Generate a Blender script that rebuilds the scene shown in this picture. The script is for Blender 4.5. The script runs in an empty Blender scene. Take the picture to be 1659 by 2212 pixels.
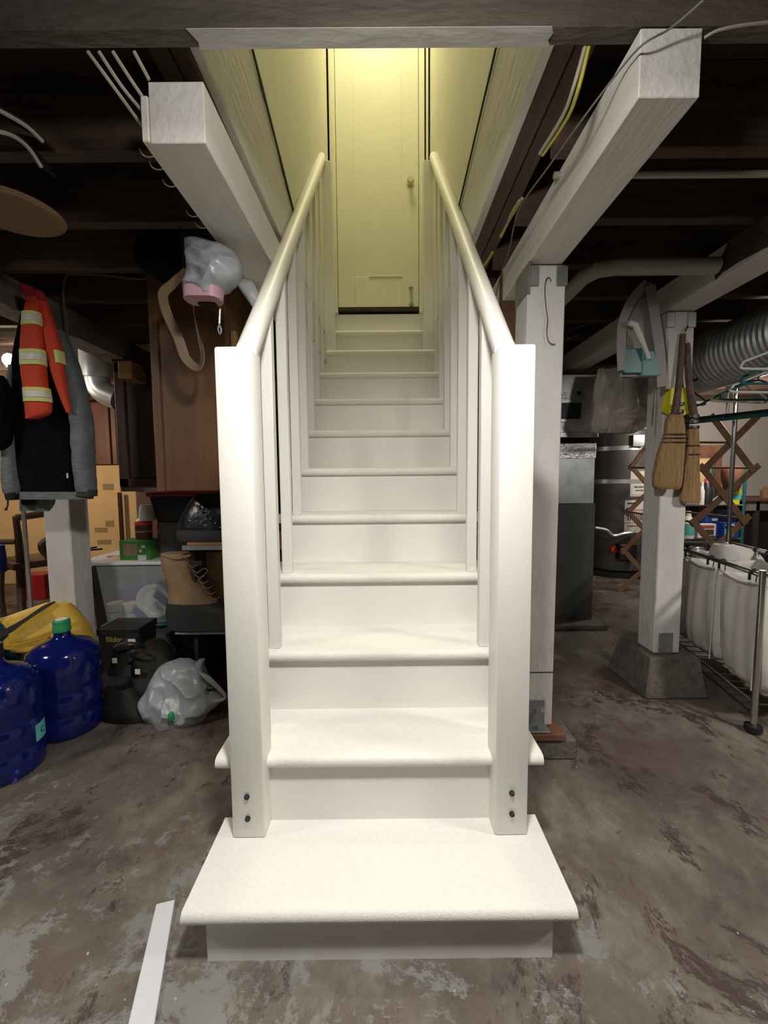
import bpy, bmesh, math, random
from mathutils import Vector, Matrix, noise
R_=random.Random(7)
PI=math.pi
sc=bpy.context.scene
COL=sc.collection
# ------------------------------------------------------------------ camera
F_PX=900.0; PITCH=.0763; CAM=Vector((.0149,0,1.0241)); YAW=.0021; ROLL=-.0087
_F=Vector((math.sin(YAW)*math.cos(PITCH),math.cos(YAW)*math.cos(PITCH),-math.sin(PITCH)))
_r=Vector((math.cos(YAW),-math.sin(YAW),0)); _u=_r.cross(_F)
_R=_r*math.cos(ROLL)+_u*math.sin(ROLL); _U=-_r*math.sin(ROLL)+_u*math.cos(ROLL)
cd=bpy.data.cameras.new('camera'); cam=bpy.data.objects.new('camera',cd); COL.objects.link(cam)
cd.sensor_fit='HORIZONTAL'; cd.sensor_width=36; cd.lens=F_PX/1659*36; cd.clip_start=.02
cam.matrix_world=Matrix(((_R.x,_U.x,-_F.x,CAM.x),(_R.y,_U.y,-_F.y,CAM.y),(_R.z,_U.z,-_F.z,CAM.z),(0,0,0,1)))
sc.camera=cam
# ------------------------------------------------------------------ world, lights, exposure
sc.view_settings.view_transform='Standard'; sc.view_settings.look='None'
sc.view_settings.gamma=1; sc.view_settings.use_curve_mapping=False
sc.view_settings.exposure=0.0
w=bpy.data.worlds.new('world'); sc.world=w; w.use_nodes=True
w.node_tree.nodes['Background'].inputs[0].default_value=(.5,.47,.45,1)
w.node_tree.nodes['Background'].inputs[1].default_value=.02
def lamp(name,typ,loc,power,color,size=.1,rot=None,sy=None):
    l=bpy.data.lights.new(name,typ); l.energy=power; l.color=color
    if typ=='AREA':
        l.size=size
        if sy: l.shape='RECTANGLE'; l.size_y=sy
    else: l.shadow_soft_size=size
    o=bpy.data.objects.new(name,l); COL.objects.link(o); o.location=loc
    if rot: o.rotation_euler=rot
    return o
lamp('stair_foot_lamp','AREA',(.03,.37,1.80),21,(1,.965,.91),.12)
lamp('stair_foot_bulb','POINT',(.03,.36,1.754),14,(1,.965,.91),.05)
lamp('stairwell_lamp','AREA',(0,2.5,5.05),25,(1,.935,.57),.4)
lamp('rear_room_lamp_west','POINT',(-3.2,2.75,1.62),58,(1,.80,.58),.08)
lamp('rear_room_lamp_east','POINT',(3.2,3.5,1.66),60,(1,.88,.76),.08)
lamp('bench_lamp','AREA',(-2.2,.45,1.82),24,(1,.93,.86),.3)  # unseen fill light added to brighten the left side and floor
lamp('laundry_lamp','AREA',(2.35,.35,1.82),44,(1,.94,.86),.25)  # added fill with no visible fixture; lifts the far post and canvas bags
# ------------------------------------------------------------------ helpers
def at(x,y,Y):
    d=_F+_R*((x-829.5)/F_PX)-_U*((y-1106)/F_PX)
    return CAM+d*(Y/d.y)
WL={}   # world location of every origin
def nn(m): return m.node_tree.nodes
def mat(name,col,rough=.6,metal=0,var=0,scale=6,stretch=(1,1,1),bump=0,bscale=40,bstretch=(1,1,1),col2=None,spec=.5,trans=0,alpha=1,emis=0,rot=(0,0,0),thr=None,lo=.35,hi=.65,detail=4,sheen=0):
    m=bpy.data.materials.new(name); m.use_nodes=True; N=m.node_tree.nodes; L=m.node_tree.links
    b=N['Principled BSDF']; c=(*col,1)
    b.inputs['Base Color'].default_value=c; b.inputs['Roughness'].default_value=rough; b.inputs['Metallic'].default_value=metal
    b.inputs['Specular IOR Level'].default_value=spec
    b.inputs['Transmission Weight'].default_value=trans; b.inputs['Alpha'].default_value=alpha
    if emis:
        b.inputs['Emission Color'].default_value=c; b.inputs['Emission Strength'].default_value=emis
    tc=N.new('ShaderNodeTexCoord')
    if var or col2:
        mp=N.new('ShaderNodeMapping'); mp.inputs['Scale'].default_value=stretch; mp.inputs['Rotation'].default_value=rot
        L.new(tc.outputs['Object'],mp.inputs[0])
        t=N.new('ShaderNodeTexNoise'); t.inputs['Scale'].default_value=scale; t.inputs['Detail'].default_value=detail; t.inputs['Roughness'].default_value=.65
        L.new(mp.outputs[0],t.inputs['Vector'])
        r=N.new('ShaderNodeValToRGB'); L.new(t.outputs['Fac'],r.inputs[0])
        c2=col2 if col2 else tuple(x*(1-var) for x in col)
        c1=col if col2 else tuple(min(1,x*(1+var)) for x in col)
        r.color_ramp.elements[0].position=lo; r.color_ramp.elements[0].color=(*c2,1)
        r.color_ramp.elements[1].position=hi; r.color_ramp.elements[1].color=(*c1,1)
        L.new(r.outputs[0],b.inputs['Base Color'])
    if bump:
        mp=N.new('ShaderNodeMapping'); mp.inputs['Scale'].default_value=bstretch
        L.new(tc.outputs['Object'],mp.inputs[0])
        t=N.new('ShaderNodeTexNoise'); t.inputs['Scale'].default_value=bscale; t.inputs['Detail'].default_value=3
        L.new(mp.outputs[0],t.inputs['Vector'])
        bp=N.new('ShaderNodeBump'); bp.inputs['Strength'].default_value=bump; bp.inputs['Distance'].default_value=.01
        L.new(t.outputs['Fac'],bp.inputs['Height']); L.new(bp.outputs[0],b.inputs['Normal'])
    return m
class MB:
    def __init__(s): s.bm=bmesh.new()
    def _merge(s,b):
        me=bpy.data.meshes.new('t'); b.to_mesh(me); b.free(); s.bm.from_mesh(me); bpy.data.meshes.remove(me)
    def box(s,x0,x1,y0,y1,z0,z1,bev=0,seg=1):
        return s.hexa([(x0,y0,z0),(x1,y0,z0),(x1,y1,z0),(x0,y1,z0),(x0,y0,z1),(x1,y0,z1),(x1,y1,z1),(x0,y1,z1)],bev,seg)
    def hexa(s,p,bev=0,seg=1):
        b=bmesh.new(); v=[b.verts.new(q) for q in p]
        for f in ((3,2,1,0),(4,5,6,7),(0,1,5,4),(1,2,6,5),(2,3,7,6),(3,0,4,7)): b.faces.new([v[i] for i in f])
        bmesh.ops.recalc_face_normals(b,faces=b.faces)
        if bev: bmesh.ops.bevel(b,geom=b.edges[:],offset=bev,segments=seg,affect='EDGES',profile=.5)
        s._merge(b); return s
    def obox(s,c,ax,ay,az,hx,hy,hz,bev=0,seg=1):
        c=Vector(c); ax=Vector(ax).normalized()*hx; ay=Vector(ay).normalized()*hy; az=Vector(az).normalized()*hz
        return s.hexa([c-ax-ay-az,c+ax-ay-az,c+ax+ay-az,c-ax+ay-az,c-ax-ay+az,c+ax-ay+az,c+ax+ay+az,c-ax+ay+az],bev,seg)
    def bar(s,p,q,w,h,up=(0,0,1),bev=0):
        p=Vector(p);q=Vector(q);d=(q-p); L=d.length; d.normalize(); up=Vector(up)
        sx=d.cross(up).normalized(); u=sx.cross(d).normalized()
        return s.obox((p+q)/2,d,sx,u,L/2,w/2,h/2,bev)
    def prism(s,pts,vec,bev=0):
        b=bmesh.new(); vec=Vector(vec); a=[b.verts.new(Vector(p)) for p in pts]; c=[b.verts.new(Vector(p)+vec) for p in pts]
        n=len(pts); b.faces.new(a); b.faces.new(c[::-1])
        for i in range(n): b.faces.new((a[i],c[i],c[(i+1)%n],a[(i+1)%n]))
        bmesh.ops.recalc_face_normals(b,faces=b.faces)
        bmesh.ops.triangulate(b,faces=[f for f in b.faces if len(f.verts)>4])
        if bev: bmesh.ops.bevel(b,geom=b.edges[:],offset=bev,segments=1,affect='EDGES')
        s._merge(b); return s
    def rings(s,R,closed=True,caps=True):
        b=bmesh.new(); V=[[b.verts.new(Vector(p)) for p in r] for r in R]; n=len(R[0])
        for i in range(len(V)-1):
            for j in range(n if closed else n-1):
                k=(j+1)%n
                try: b.faces.new((V[i][j],V[i][k],V[i+1][k],V[i+1][j]))
                except ValueError: pass
        if caps and closed:
            b.faces.new(V[0][::-1]); b.faces.new(V[-1])
        bmesh.ops.remove_doubles(b,verts=b.verts,dist=1e-6)
        bmesh.ops.recalc_face_normals(b,faces=b.faces)
        s._merge(b); return s
    def tube(s,pts,r,n=10,caps=True,smooth=0):
        P=[Vector(p) for p in pts]
        if smooth: P=crv(P,smooth)
        m=len(P); rr=r if isinstance(r,(list,tuple)) else None
        up=Vector((0,0,1)); R=[]; pu=None
        for i in range(m):
            d=(P[min(i+1,m-1)]-P[max(i-1,0)]).normalized()
            if pu is None:
                a=d.orthogonal().normalized()
            else:
                a=(pu-d*pu.dot(d)); a=a.normalized() if a.length>1e-6 else d.orthogonal().normalized()
            pu=a; c=d.cross(a)
            if rr:
                t=i/(m-1)*(len(rr)-1); k=min(int(t),len(rr)-2); q=rr[k]+(rr[k+1]-rr[k])*(t-k)
            else: q=r
            R.append([P[i]+(a*math.cos(2*PI*j/n)+c*math.sin(2*PI*j/n))*q for j in range(n)])
        return s.rings(R,True,caps)
    def lathe(s,prof,c,n=32,axis='z',caps=True):
        c=Vector(c); R=[]
        for r,z in prof:
            ring=[]
            for j in range(n):
                a=2*PI*j/n; p=(max(r,1e-4)*math.cos(a),max(r,1e-4)*math.sin(a),z)
                if axis=='y': p=(p[0],p[2],p[1])
                if axis=='x': p=(p[2],p[0],p[1])
                ring.append(c+Vector(p))
            R.append(ring)
        return s.rings(R,True,caps)
    def ball(s,c,rx,ry=None,rz=None,n=16):
        ry=ry or rx; rz=rz or rx
        R=[]
        for i in range(n//2+1):
            t=-PI/2+PI*i/(n//2); q=max(math.cos(t),1e-3)
            R.append([Vector(c)+Vector((rx*q*math.cos(2*PI*j/n),ry*q*math.sin(2*PI*j/n),rz*math.sin(t))) for j in range(n)])
        return s.rings(R)
    def cloth(s,rows,n=28,amp=.01,fx=14,fz=4,seed=0,sub=6,power=.75,ridge=0):
        """rows (y_px,xl_px,xr_px,Y,depth): a closed draped form whose front outline follows the rows"""
        K=[]
        for (y,xl,xr,Y,d) in rows:
            a=at(xl,y,Y); b=at(xr,y,Y); K.append([a,b,d])
        A=crv([k[0] for k in K],sub); B=crv([k[1] for k in K],sub)
        D=crv([Vector((k[2],0,0)) for k in K],sub)
        R=[]
        for a,b,dd in zip(A,B,D):
            d=max(dd.x,.002); c=(a+b)/2; h=(b-a)/2; ring=[]
            for j in range(n):
                t=2*PI*j/n; ct,st=math.cos(t),math.sin(t)
                px=c+h*(abs(ct)**power*(1 if ct>=0 else -1))
                q=abs(st)**power*(1 if st>=0 else -1)
                nz=noise.noise(Vector((px.x*fx+seed*3.1,px.z*fz,seed*7.7)))+.5*noise.noise(Vector((px.x*fx*2.3,px.z*fz*2,seed)))
                if ridge: nz=ridge*(.5-abs(noise.noise(Vector((px.x*fx+px.z*fz*.6+seed,px.z*fz-px.x*3,seed*2.2))))*2.4)+nz*.4
                px=px+Vector((0,-q*d/2+(-1 if st>0 else 1)*amp*nz*abs(st),0))
                ring.append(px)
            R.append(ring)
        return s.rings(R)
    def build(s,name,m,parent=None,label=None,cat=None,group=None,kind=None,ang=32,origin=None):
        bm=s.bm
        if not len(bm.verts): bm.verts.new((0,0,0))
        if parent is not None: o0=WL[parent.name] if parent.name in WL else parent.location.copy()
        elif origin is not None: o0=Vector(origin)
        else:
            xs=[v.co.x for v in bm.verts]; ys=[v.co.y for v in bm.verts]; zs=[v.co.z for v in bm.verts]
            o0=Vector(((min(xs)+max(xs))/2,(min(ys)+max(ys))/2,min(zs)))
        for v in bm.verts: v.co-=o0
        me=bpy.data.meshes.new(name); bm.to_mesh(me); bm.free()
        me.shade_smooth(); me.set_sharp_from_angle(angle=math.radians(ang))
        o=bpy.data.objects.new(name,me); COL.objects.link(o)
        for q in (m if isinstance(m,(list,tuple)) else [m]): me.materials.append(q)
        if parent is not None: o.parent=parent
        else: o.location=o0
        WL[o.name]=o0
        tag(o,label,cat,group,kind); return o
def crv(P,sub):
    out=[]; n=len(P)
    if n<3:
        return [P[0].lerp(P[-1],i/sub) for i in range(sub+1)]
    for i in range(n-1):
        a=P[max(i-1,0)];b=P[i];c=P[i+1];d=P[min(i+2,n-1)]
        for k in range(sub):
            t=k/sub
            out.append(.5*((2*b)+(c-a)*t+(2*a-5*b+4*c-d)*t*t+(-a+3*b-3*c+d)*t**3))
    out.append(P[-1].copy()); return out
def tag(o,label=None,cat=None,group=None,kind=None):
    if label:o['label']=label
    if cat:o['category']=cat
    if group:o['group']=group
    if kind:o['kind']=kind
def thing(name,loc,label,cat,group=None):
    o=bpy.data.objects.new(name,None); COL.objects.link(o); o.location=loc; o.empty_display_size=.05
    WL[o.name]=Vector(loc); tag(o,label,cat,group); return o
def text(name,s,size,loc,rot,m,parent,ext=.0006):
    c=bpy.data.curves.new(name,'FONT'); c.body=s; c.size=size; c.extrude=ext; c.align_x='CENTER'; c.align_y='CENTER'
    o=bpy.data.objects.new('tmp',c); COL.objects.link(o)
    dg=bpy.context.evaluated_depsgraph_get(); me=bpy.data.meshes.new_from_object(o.evaluated_get(dg)); me.name=name
    bpy.data.objects.remove(o); bpy.data.curves.remove(c)
    q=bpy.data.objects.new(name,me); COL.objects.link(q); me.materials.clear(); me.materials.append(m)
    q.parent=parent; q.location=Vector(loc)-WL[parent.name]; q.rotation_euler=rot; WL[q.name]=Vector(loc); return q
FR=(PI/2,0,0)  # text facing the camera side
# ------------------------------------------------------------------ materials
M={}
M['paint']=mat('stair_paint',(.79,.775,.725),.42,var=.02,scale=3,bump=.04,bscale=60)
M['tread']=mat('grit_tread_paint',(.79,.775,.73),.55,var=.025,scale=90,bump=.2,bscale=300,detail=2)
M['wellpaint']=mat('stairwell_plaster_paint',(.74,.72,.60),.6,var=.03,scale=4,bump=.1,bscale=50)
M['door']=mat('door_gloss_paint',(.76,.74,.60),.35,var=.02,scale=3)
M['white_rough']=mat('rough_painted_timber',(.60,.585,.56),.75,col2=(.50,.485,.46),scale=7,stretch=(1,1,.35),bump=.35,bscale=70,bstretch=(1,1,.4),lo=.25,hi=.5)
M['white_beam']=mat('painted_beam_timber',(.66,.64,.60),.7,col2=(.57,.545,.50),scale=7,stretch=(1,.25,1),bump=.3,bscale=60,bstretch=(1,.15,1),lo=.25,hi=.5)
M['cream_rough']=mat('cream_painted_trimmer',(.66,.64,.57),.65,col2=(.56,.53,.45),scale=8,stretch=(1,.25,1),bump=.4,bscale=50,bstretch=(1,.2,1),lo=.2,hi=.42)
M['grey_beam']=mat('grey_whitewashed_timber',(.20,.19,.18),.8,col2=(.12,.11,.10),scale=7,stretch=(1,.2,1),bump=.4)
M['joist']=mat('old_joist_timber',(.095,.058,.036),.8,col2=(.035,.02,.013),scale=9,stretch=(.12,1,1),bump=.5,bscale=50,bstretch=(.15,1,1))
M['header']=mat('header_timber',(.095,.076,.056),.8,col2=(.04,.034,.027),scale=9,stretch=(.25,1,1),bump=.7,bscale=70,bstretch=(.3,1,1))
M['trimbrown']=mat('trimmer_brown_timber',(.13,.085,.06),.8,col2=(.06,.035,.025),scale=9,stretch=(1,.12,1),bump=.5,bscale=50,bstretch=(1,.15,1))
M['subfloor']=mat('subfloor_boards',(.05,.026,.018),.85,col2=(.02,.012,.009),scale=5,stretch=(.3,3,1))
M['steel']=mat('galvanized_steel',(.34,.36,.36),.45,.75,var=.15,scale=12)
M['greysteel']=mat('grey_painted_steel',(.075,.074,.072),.5,.1,var=.08,scale=3)
M['galv']=mat('galvanized_sheet_metal',(.50,.52,.53),.38,.6,var=.18,scale=9)
M['foil']=mat('foil_tape',(.8,.8,.8),.3,.7,bump=.8,bscale=30,bstretch=(1,1,3))
M['chrome']=mat('chrome',(.6,.6,.6),.18,1)
M['black']=mat('black_plastic',(.012,.012,.013),.45)
M['blackcloth']=mat('black_fleece',(.004,.004,.006),.95,spec=.08,var=.3,scale=30,bump=.3,bscale=120)
M['greycloth']=mat('grey_nylon',(.125,.145,.15),.7,var=.15,scale=20,bump=.5,bscale=40,bstretch=(1,1,3))
M['orange']=mat('orange_vest_fabric',(.55,.045,.012),.75,var=.08,scale=200)
M['lime']=mat('lime_trim',(.62,.66,.22),.7)
M['silver']=mat('reflective_tape',(.62,.62,.58),.45)
M['red']=mat('red_fabric',(.30,.012,.02),.8)
M['cabwood']=mat('varnished_cabinet_wood',(.17,.085,.038),.42,col2=(.085,.038,.017),scale=5,stretch=(2.2,2.2,.35),detail=6,lo=.3,hi=.7)
M['cabdark']=mat('dark_stained_cabinet_wood',(.065,.032,.022),.33,col2=(.035,.017,.012),scale=5,stretch=(3,3,.3))
M['cabred']=mat('reddish_cabinet_wood',(.19,.075,.04),.38,col2=(.10,.04,.022),scale=5,stretch=(3,3,.3))
M['card']=mat('cardboard',(.66,.45,.22),.85,var=.06,scale=3)
M['cardmark']=mat('cardboard_print',(.30,.22,.09),.85)
M['jug']=mat('blue_water_jug_plastic',(.006,.014,.15),.10,trans=.35,spec=.6)
M['jug2']=mat('teal_water_jug_plastic',(.008,.09,.14),.12,trans=.5,spec=.6)
M['green']=mat('green_cap',(.02,.26,.10),.5)
M['greenbox']=mat('green_carton',(.045,.22,.03),.6)
M['sticker']=mat('mint_sticker',(.10,.42,.40),.6)
M['yellow']=mat('yellow_tarp_fabric',(.55,.34,.035),.6,var=.1,scale=20,bump=.3,bscale=60)
M['yellowp']=mat('yellow_plastic',(.62,.58,.02),.5)
M['webbing']=mat('black_webbing',(.035,.032,.03),.85)
M['whiteplastic']=mat('white_plastic',(.62,.64,.65),.35)
M['tote']=mat('frosted_tote_plastic',(.62,.65,.66),.4,alpha=.38)
M['teal']=mat('teal_plastic',(.012,.11,.115),.4)
M['tealgrey']=mat('teal_grey_plastic',(.06,.16,.17),.35)
M['redp']=mat('red_plastic',(.33,.015,.02),.4)
M['greyp']=mat('grey_plastic',(.20,.20,.215),.5,bump=.3,bscale=40)
M['plank']=mat('shelf_plank',(.36,.21,.09),.7,var=.1,scale=4,stretch=(.3,3,1))
M['shelfwhite']=mat('shelf_edge_white',(.28,.28,.28),.6)
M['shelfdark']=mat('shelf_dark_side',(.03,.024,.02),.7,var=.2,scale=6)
M['tan']=mat('tan_suede',(.29,.19,.105),.85,var=.12,scale=20,bump=.3,bscale=60)
M['rubber']=mat('dark_rubber',(.035,.034,.032),.6)
M['leather']=mat('black_leather',(.012,.012,.014),.28,bump=.2,bscale=60)
M['darkleather']=mat('worn_dark_leather',(.014,.012,.010),.6,spec=.25,var=.2,scale=20,bump=.3,bscale=50)
M['lace']=mat('boot_lace',(.25,.17,.09),.8)
M['bag']=mat('translucent_grocery_bag',(.34,.36,.385),.35,bump=.7,bscale=16,trans=.12)
M['bagpink']=mat('pink_bag_hem',(.46,.27,.32),.5)
M['strap']=mat('leather_strap',(.19,.125,.07),.6,var=.15,scale=12)
M['straw']=mat('woven_straw',(.24,.15,.08),.8,bump=.5,bscale=60,bstretch=(1,4,1))
M['canvas']=mat('laundry_canvas',(.60,.575,.54),.85,var=.03,scale=5,bump=.1,bscale=30)
M['concrete']=mat('rough_concrete',(.155,.138,.115),.9,col2=(.085,.075,.062),scale=14,bump=.8,bscale=45)
M['shim']=mat('reddish_wood_shim',(.15,.065,.035),.8,var=.25,scale=12)
M['pvc']=mat('white_pvc',(.60,.585,.54),.4)
M['pvcold']=mat('dusty_white_pvc',(.34,.32,.27),.6)
M['abs']=mat('black_abs_pipe',(.018,.018,.024),.35)
M['copper']=mat('rusty_wire',(.14,.07,.05),.5,.5)
M['cable']=mat('cream_cable',(.36,.33,.25),.6)
M['cableyel']=mat('yellow_cable',(.46,.40,.06),.6)
M['cablegrey']=mat('grey_cable',(.16,.15,.15),.6)
M['bristle']=mat('broom_straw',(.46,.29,.13),.85,col2=(.24,.14,.055),scale=60,stretch=(3,3,.10),bump=.9,bscale=200,bstretch=(3,3,.06),lo=.3,hi=.62)
M['handle']=mat('broom_bark_handle',(.11,.075,.055),.85,var=.3,scale=30,bump=.7,bscale=60)
M['rack']=mat('drying_rack_wood',(.21,.115,.055),.6,var=.1,scale=10)
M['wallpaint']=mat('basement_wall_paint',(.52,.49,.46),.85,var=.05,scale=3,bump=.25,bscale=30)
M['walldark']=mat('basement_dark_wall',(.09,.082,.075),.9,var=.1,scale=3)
M['bluep']=mat('blue_carton',(.015,.05,.28),.5)
M['chairwood']=mat('dark_chair_wood',(.07,.038,.025),.4,var=.2,scale=8)
M['label']=mat('white_label',(.62,.60,.57),.6)
M['labelred']=mat('red_label_print',(.35,.05,.04),.6)
M['labelblk']=mat('dark_label_print',(.04,.04,.04),.6)
M['labelyel']=mat('yellow_print',(.42,.40,.05),.5)
M['pinkp']=mat('pink_paper',(.6,.12,.2),.6)
M['vinyl']=mat('dusty_grey_vinyl',(.26,.225,.21),.5,bump=.2,bscale=10)
M['sheet']=mat('hazy_plastic_sheet',(.46,.42,.37),.35,bump=1,bscale=9,bstretch=(2.4,2.4,.7),alpha=.9)
M['dullteal']=mat('dull_teal_plastic',(.13,.27,.28),.5)
M['stripgrey']=mat('greyed_cream_paint',(.42,.41,.385),.7,col2=(.33,.31,.28),scale=8,stretch=(.3,1,1),bump=.3,bscale=40,bstretch=(.3,1,1))
M['mirror']=mat('polished_knob',(.6,.57,.48),.2,.9)
M['crack']=mat('dark_gap_caulk',(.05,.04,.03),.9)
M['brown']=mat('brown_shadowed_wood',(.12,.055,.035),.7,var=.15,scale=6,stretch=(1,1,.2))  # brown wood with random streaks along the grain
M['strip']=mat('white_trim_offcut',(.66,.68,.71),.55,var=.03,scale=12)
M['bulb']=mat('lit_bulb_glass',(1,.93,.82),.3,emis=60)
M['threshold']=mat('worn_threshold',(.03,.018,.012),.8,col2=(.30,.27,.18),scale=70,lo=.30,hi=.36)
def floor_mat():
    m=bpy.data.materials.new('worn_painted_concrete'); m.use_nodes=True; N=m.node_tree.nodes; L=m.node_tree.links; b=N['Principled BSDF']
    tc=N.new('ShaderNodeTexCoord')
    def nz(sc_,det=5,ro=.6,st=(1,1,1),dist=0):
        mp=N.new('ShaderNodeMapping'); mp.inputs['Scale'].default_value=st; L.new(tc.outputs['Object'],mp.inputs[0])
        t=N.new('ShaderNodeTexNoise'); t.inputs['Scale'].default_value=sc_; t.inputs['Detail'].default_value=det; t.inputs['Roughness'].default_value=ro; t.inputs['Distortion'].default_value=dist
        L.new(mp.outputs[0],t.inputs['Vector']); return t.outputs['Fac']
    def ramp(f,a,bb):
        r=N.new('ShaderNodeValToRGB'); L.new(f,r.inputs[0]); r.color_ramp.elements[0].position=a; r.color_ramp.elements[1].position=bb; return r.outputs[0]
    def mix(f,a,c,mul=None):
        x=N.new('ShaderNodeMix'); x.data_type='RGBA'; L.new(f,x.inputs[0])
        if isinstance(a,tuple): x.inputs[6].default_value=(*a,1)
        else: L.new(a,x.inputs[6])
        if isinstance(c,tuple): x.inputs[7].default_value=(*c,1)
        else: L.new(c,x.inputs[7])
        return x.outputs[2]
    base=mix(ramp(nz(2.6,9,.72,dist=.3),.40,.60),(.082,.066,.055),(.21,.187,.155))
    base=mix(ramp(nz(9,8,.8,st=(1,.6,1)),.42,.62),base,(.115,.088,.074))
    base=mix(ramp(nz(1.5,7,.7,dist=.5),.53,.62),base,(.105,.062,.052))      # reddish brown worn paint
    base=mix(ramp(nz(4.3,10,.82,st=(1,.7,1),dist=.4),.54,.575),base,(.058,.040,.034))
    sx=N.new('ShaderNodeSeparateXYZ'); L.new(tc.outputs['Object'],sx.inputs[0])
    mr=N.new('ShaderNodeMapRange'); L.new(sx.outputs[0],mr.inputs[0]); mr.inputs[1].default_value=-1.3; mr.inputs[2].default_value=.9; mr.inputs[3].default_value=.10; mr.inputs[4].default_value=-.03
    my=N.new('ShaderNodeMapRange'); L.new(sx.outputs[1],my.inputs[0]); my.inputs[1].default_value=.6; my.inputs[2].default_value=1.5; my.inputs[3].default_value=.07; my.inputs[4].default_value=-.06
    ad=N.new('ShaderNodeMath'); ad.operation='ADD'; L.new(mr.outputs[0],ad.inputs[0]); L.new(my.outputs[0],ad.inputs[1])
    ad2=N.new('ShaderNodeMath'); ad2.operation='ADD'; L.new(ad.outputs[0],ad2.inputs[0]); L.new(nz(3.6,12,.80,dist=.3),ad2.inputs[1])
    base=mix(ramp(ad2.outputs[0],.595,.625),base,(.20,.203,.19))           # remains of grey paint, more to the left and by the step
    base=mix(ramp(nz(6,10,.85),.64,.68),base,(.27,.24,.20))               # pale plaster flecks
    base=mix(ramp(nz(70,2,.5),.73,.77),base,(.40,.38,.35))
    L.new(base,b.inputs['Base Color'])
    r=ramp(nz(4,4),.3,.7); mr2=N.new('ShaderNodeMapRange'); L.new(r,mr2.inputs[0]); mr2.inputs[3].default_value=.45; mr2.inputs[4].default_value=.7
    L.new(mr2.outputs[0],b.inputs['Roughness'])
    bp=N.new('ShaderNodeBump'); bp.inputs['Strength'].default_value=.25; bp.inputs['Distance'].default_value=.004; L.new(nz(60,4),bp.inputs['Height']); L.new(bp.outputs[0],b.inputs['Normal'])
    return m
M['floor']=floor_mat()
exec_marker=0
# ================================================================== ROOM SHELL
CZ=2.10                       # underside of the subfloor boards
MB().box(-5.2,5.2,-2.6,7.2,-.08,0).build('floor',M['floor'],kind='structure',origin=(0,0,0))
c=MB()
c.box(-5.2,-.47,-2.6,7.2,CZ,CZ+.05).box(.47,5.2,-2.6,7.2,CZ,CZ+.05).box(-.47,.47,-2.6,.90,CZ,CZ+.05).box(-.47,.47,3.3,7.2,CZ,CZ+.05)
c.build('ceiling',M['subfloor'],kind='structure')
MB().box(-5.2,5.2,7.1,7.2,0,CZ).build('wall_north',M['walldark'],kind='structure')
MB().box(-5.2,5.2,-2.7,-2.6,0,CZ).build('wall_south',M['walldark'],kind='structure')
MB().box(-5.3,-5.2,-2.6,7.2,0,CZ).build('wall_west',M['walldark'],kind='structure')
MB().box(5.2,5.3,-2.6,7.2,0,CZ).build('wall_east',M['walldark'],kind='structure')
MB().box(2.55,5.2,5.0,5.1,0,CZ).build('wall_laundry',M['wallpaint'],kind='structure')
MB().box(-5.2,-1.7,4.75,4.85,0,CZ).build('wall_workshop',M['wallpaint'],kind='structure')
# stairwell above the basement
WX=.372; SP=2.27
for s,n in ((-1,'left'),(1,'right')):
    ye,xe=(3.055,.345) if s<0 else (3.07,.361)
    z1,z2=(2.385,2.17) if s<0 else (2.36,2.19)
    b=MB(); b.hexa([(s*WX,.95,z1),(s*(WX+.05),.95,z1),(s*(WX+.05),1.95,z2),(s*(WX-.010),1.95,z2),(s*WX,.95,5.4),(s*(WX+.05),.95,5.4),(s*(WX+.05),1.95,5.4),(s*(WX-.010),1.95,5.4)])
    b.hexa([(s*(WX-.010),1.95,z2),(s*(WX+.05),1.95,z2),(s*(xe+.05),ye,2.0),(s*xe,ye,2.0),(s*(WX-.010),1.95,5.4),(s*(WX+.05),1.95,5.4),(s*(xe+.05),ye,5.4),(s*xe,ye,5.4)])
    b.build('wall_stairwell_'+n,M['wellpaint'],kind='structure')
    b=MB(); x0,x1=sorted((s*WX,s*(WX+.022)))
    b.hexa([(s*(WX-.004),.90,1.95),(s*(WX+.02),.90,1.95),(s*(WX+.02),2.25,1.95),(s*(WX-.012),2.25,1.95),(s*(WX-.004),.90,z1-.012),(s*(WX+.02),.90,z1-.012),(s*(WX+.02),2.25,z2-.06),(s*(WX-.012),2.25,z2-.06)],.003); b.build('trim_well_'+n,M['cream_rough'],kind='structure')
    MB().hexa([(s*(WX+.003),.92,1.97),(s*(WX+.018),.92,1.97),(s*(WX+.018),3.0,1.97),(s*(WX+.003),3.0,1.97),(s*(WX+.003),.92,2.5),(s*(WX+.02),.92,2.5),(s*(WX+.02),3.0,2.3),(s*(WX+.003),3.0,2.3)]).build('trim_seam_'+n,M['crack'],kind='structure')
MB().box(-.45,.45,.88,.95,2.16,5.4).build('wall_stairwell_front',M['wellpaint'],kind='structure')
MB().box(-.45,.45,.88,3.3,5.4,5.45).build('ceiling_stairwell',M['wellpaint'],kind='structure')
MB().box(-.47,.47,3.32,3.36,1.9,5.45).build('wall_stairwell_rear',M['black'],kind='structure')  # black backing stands in for the unlit space behind the door slits
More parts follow.
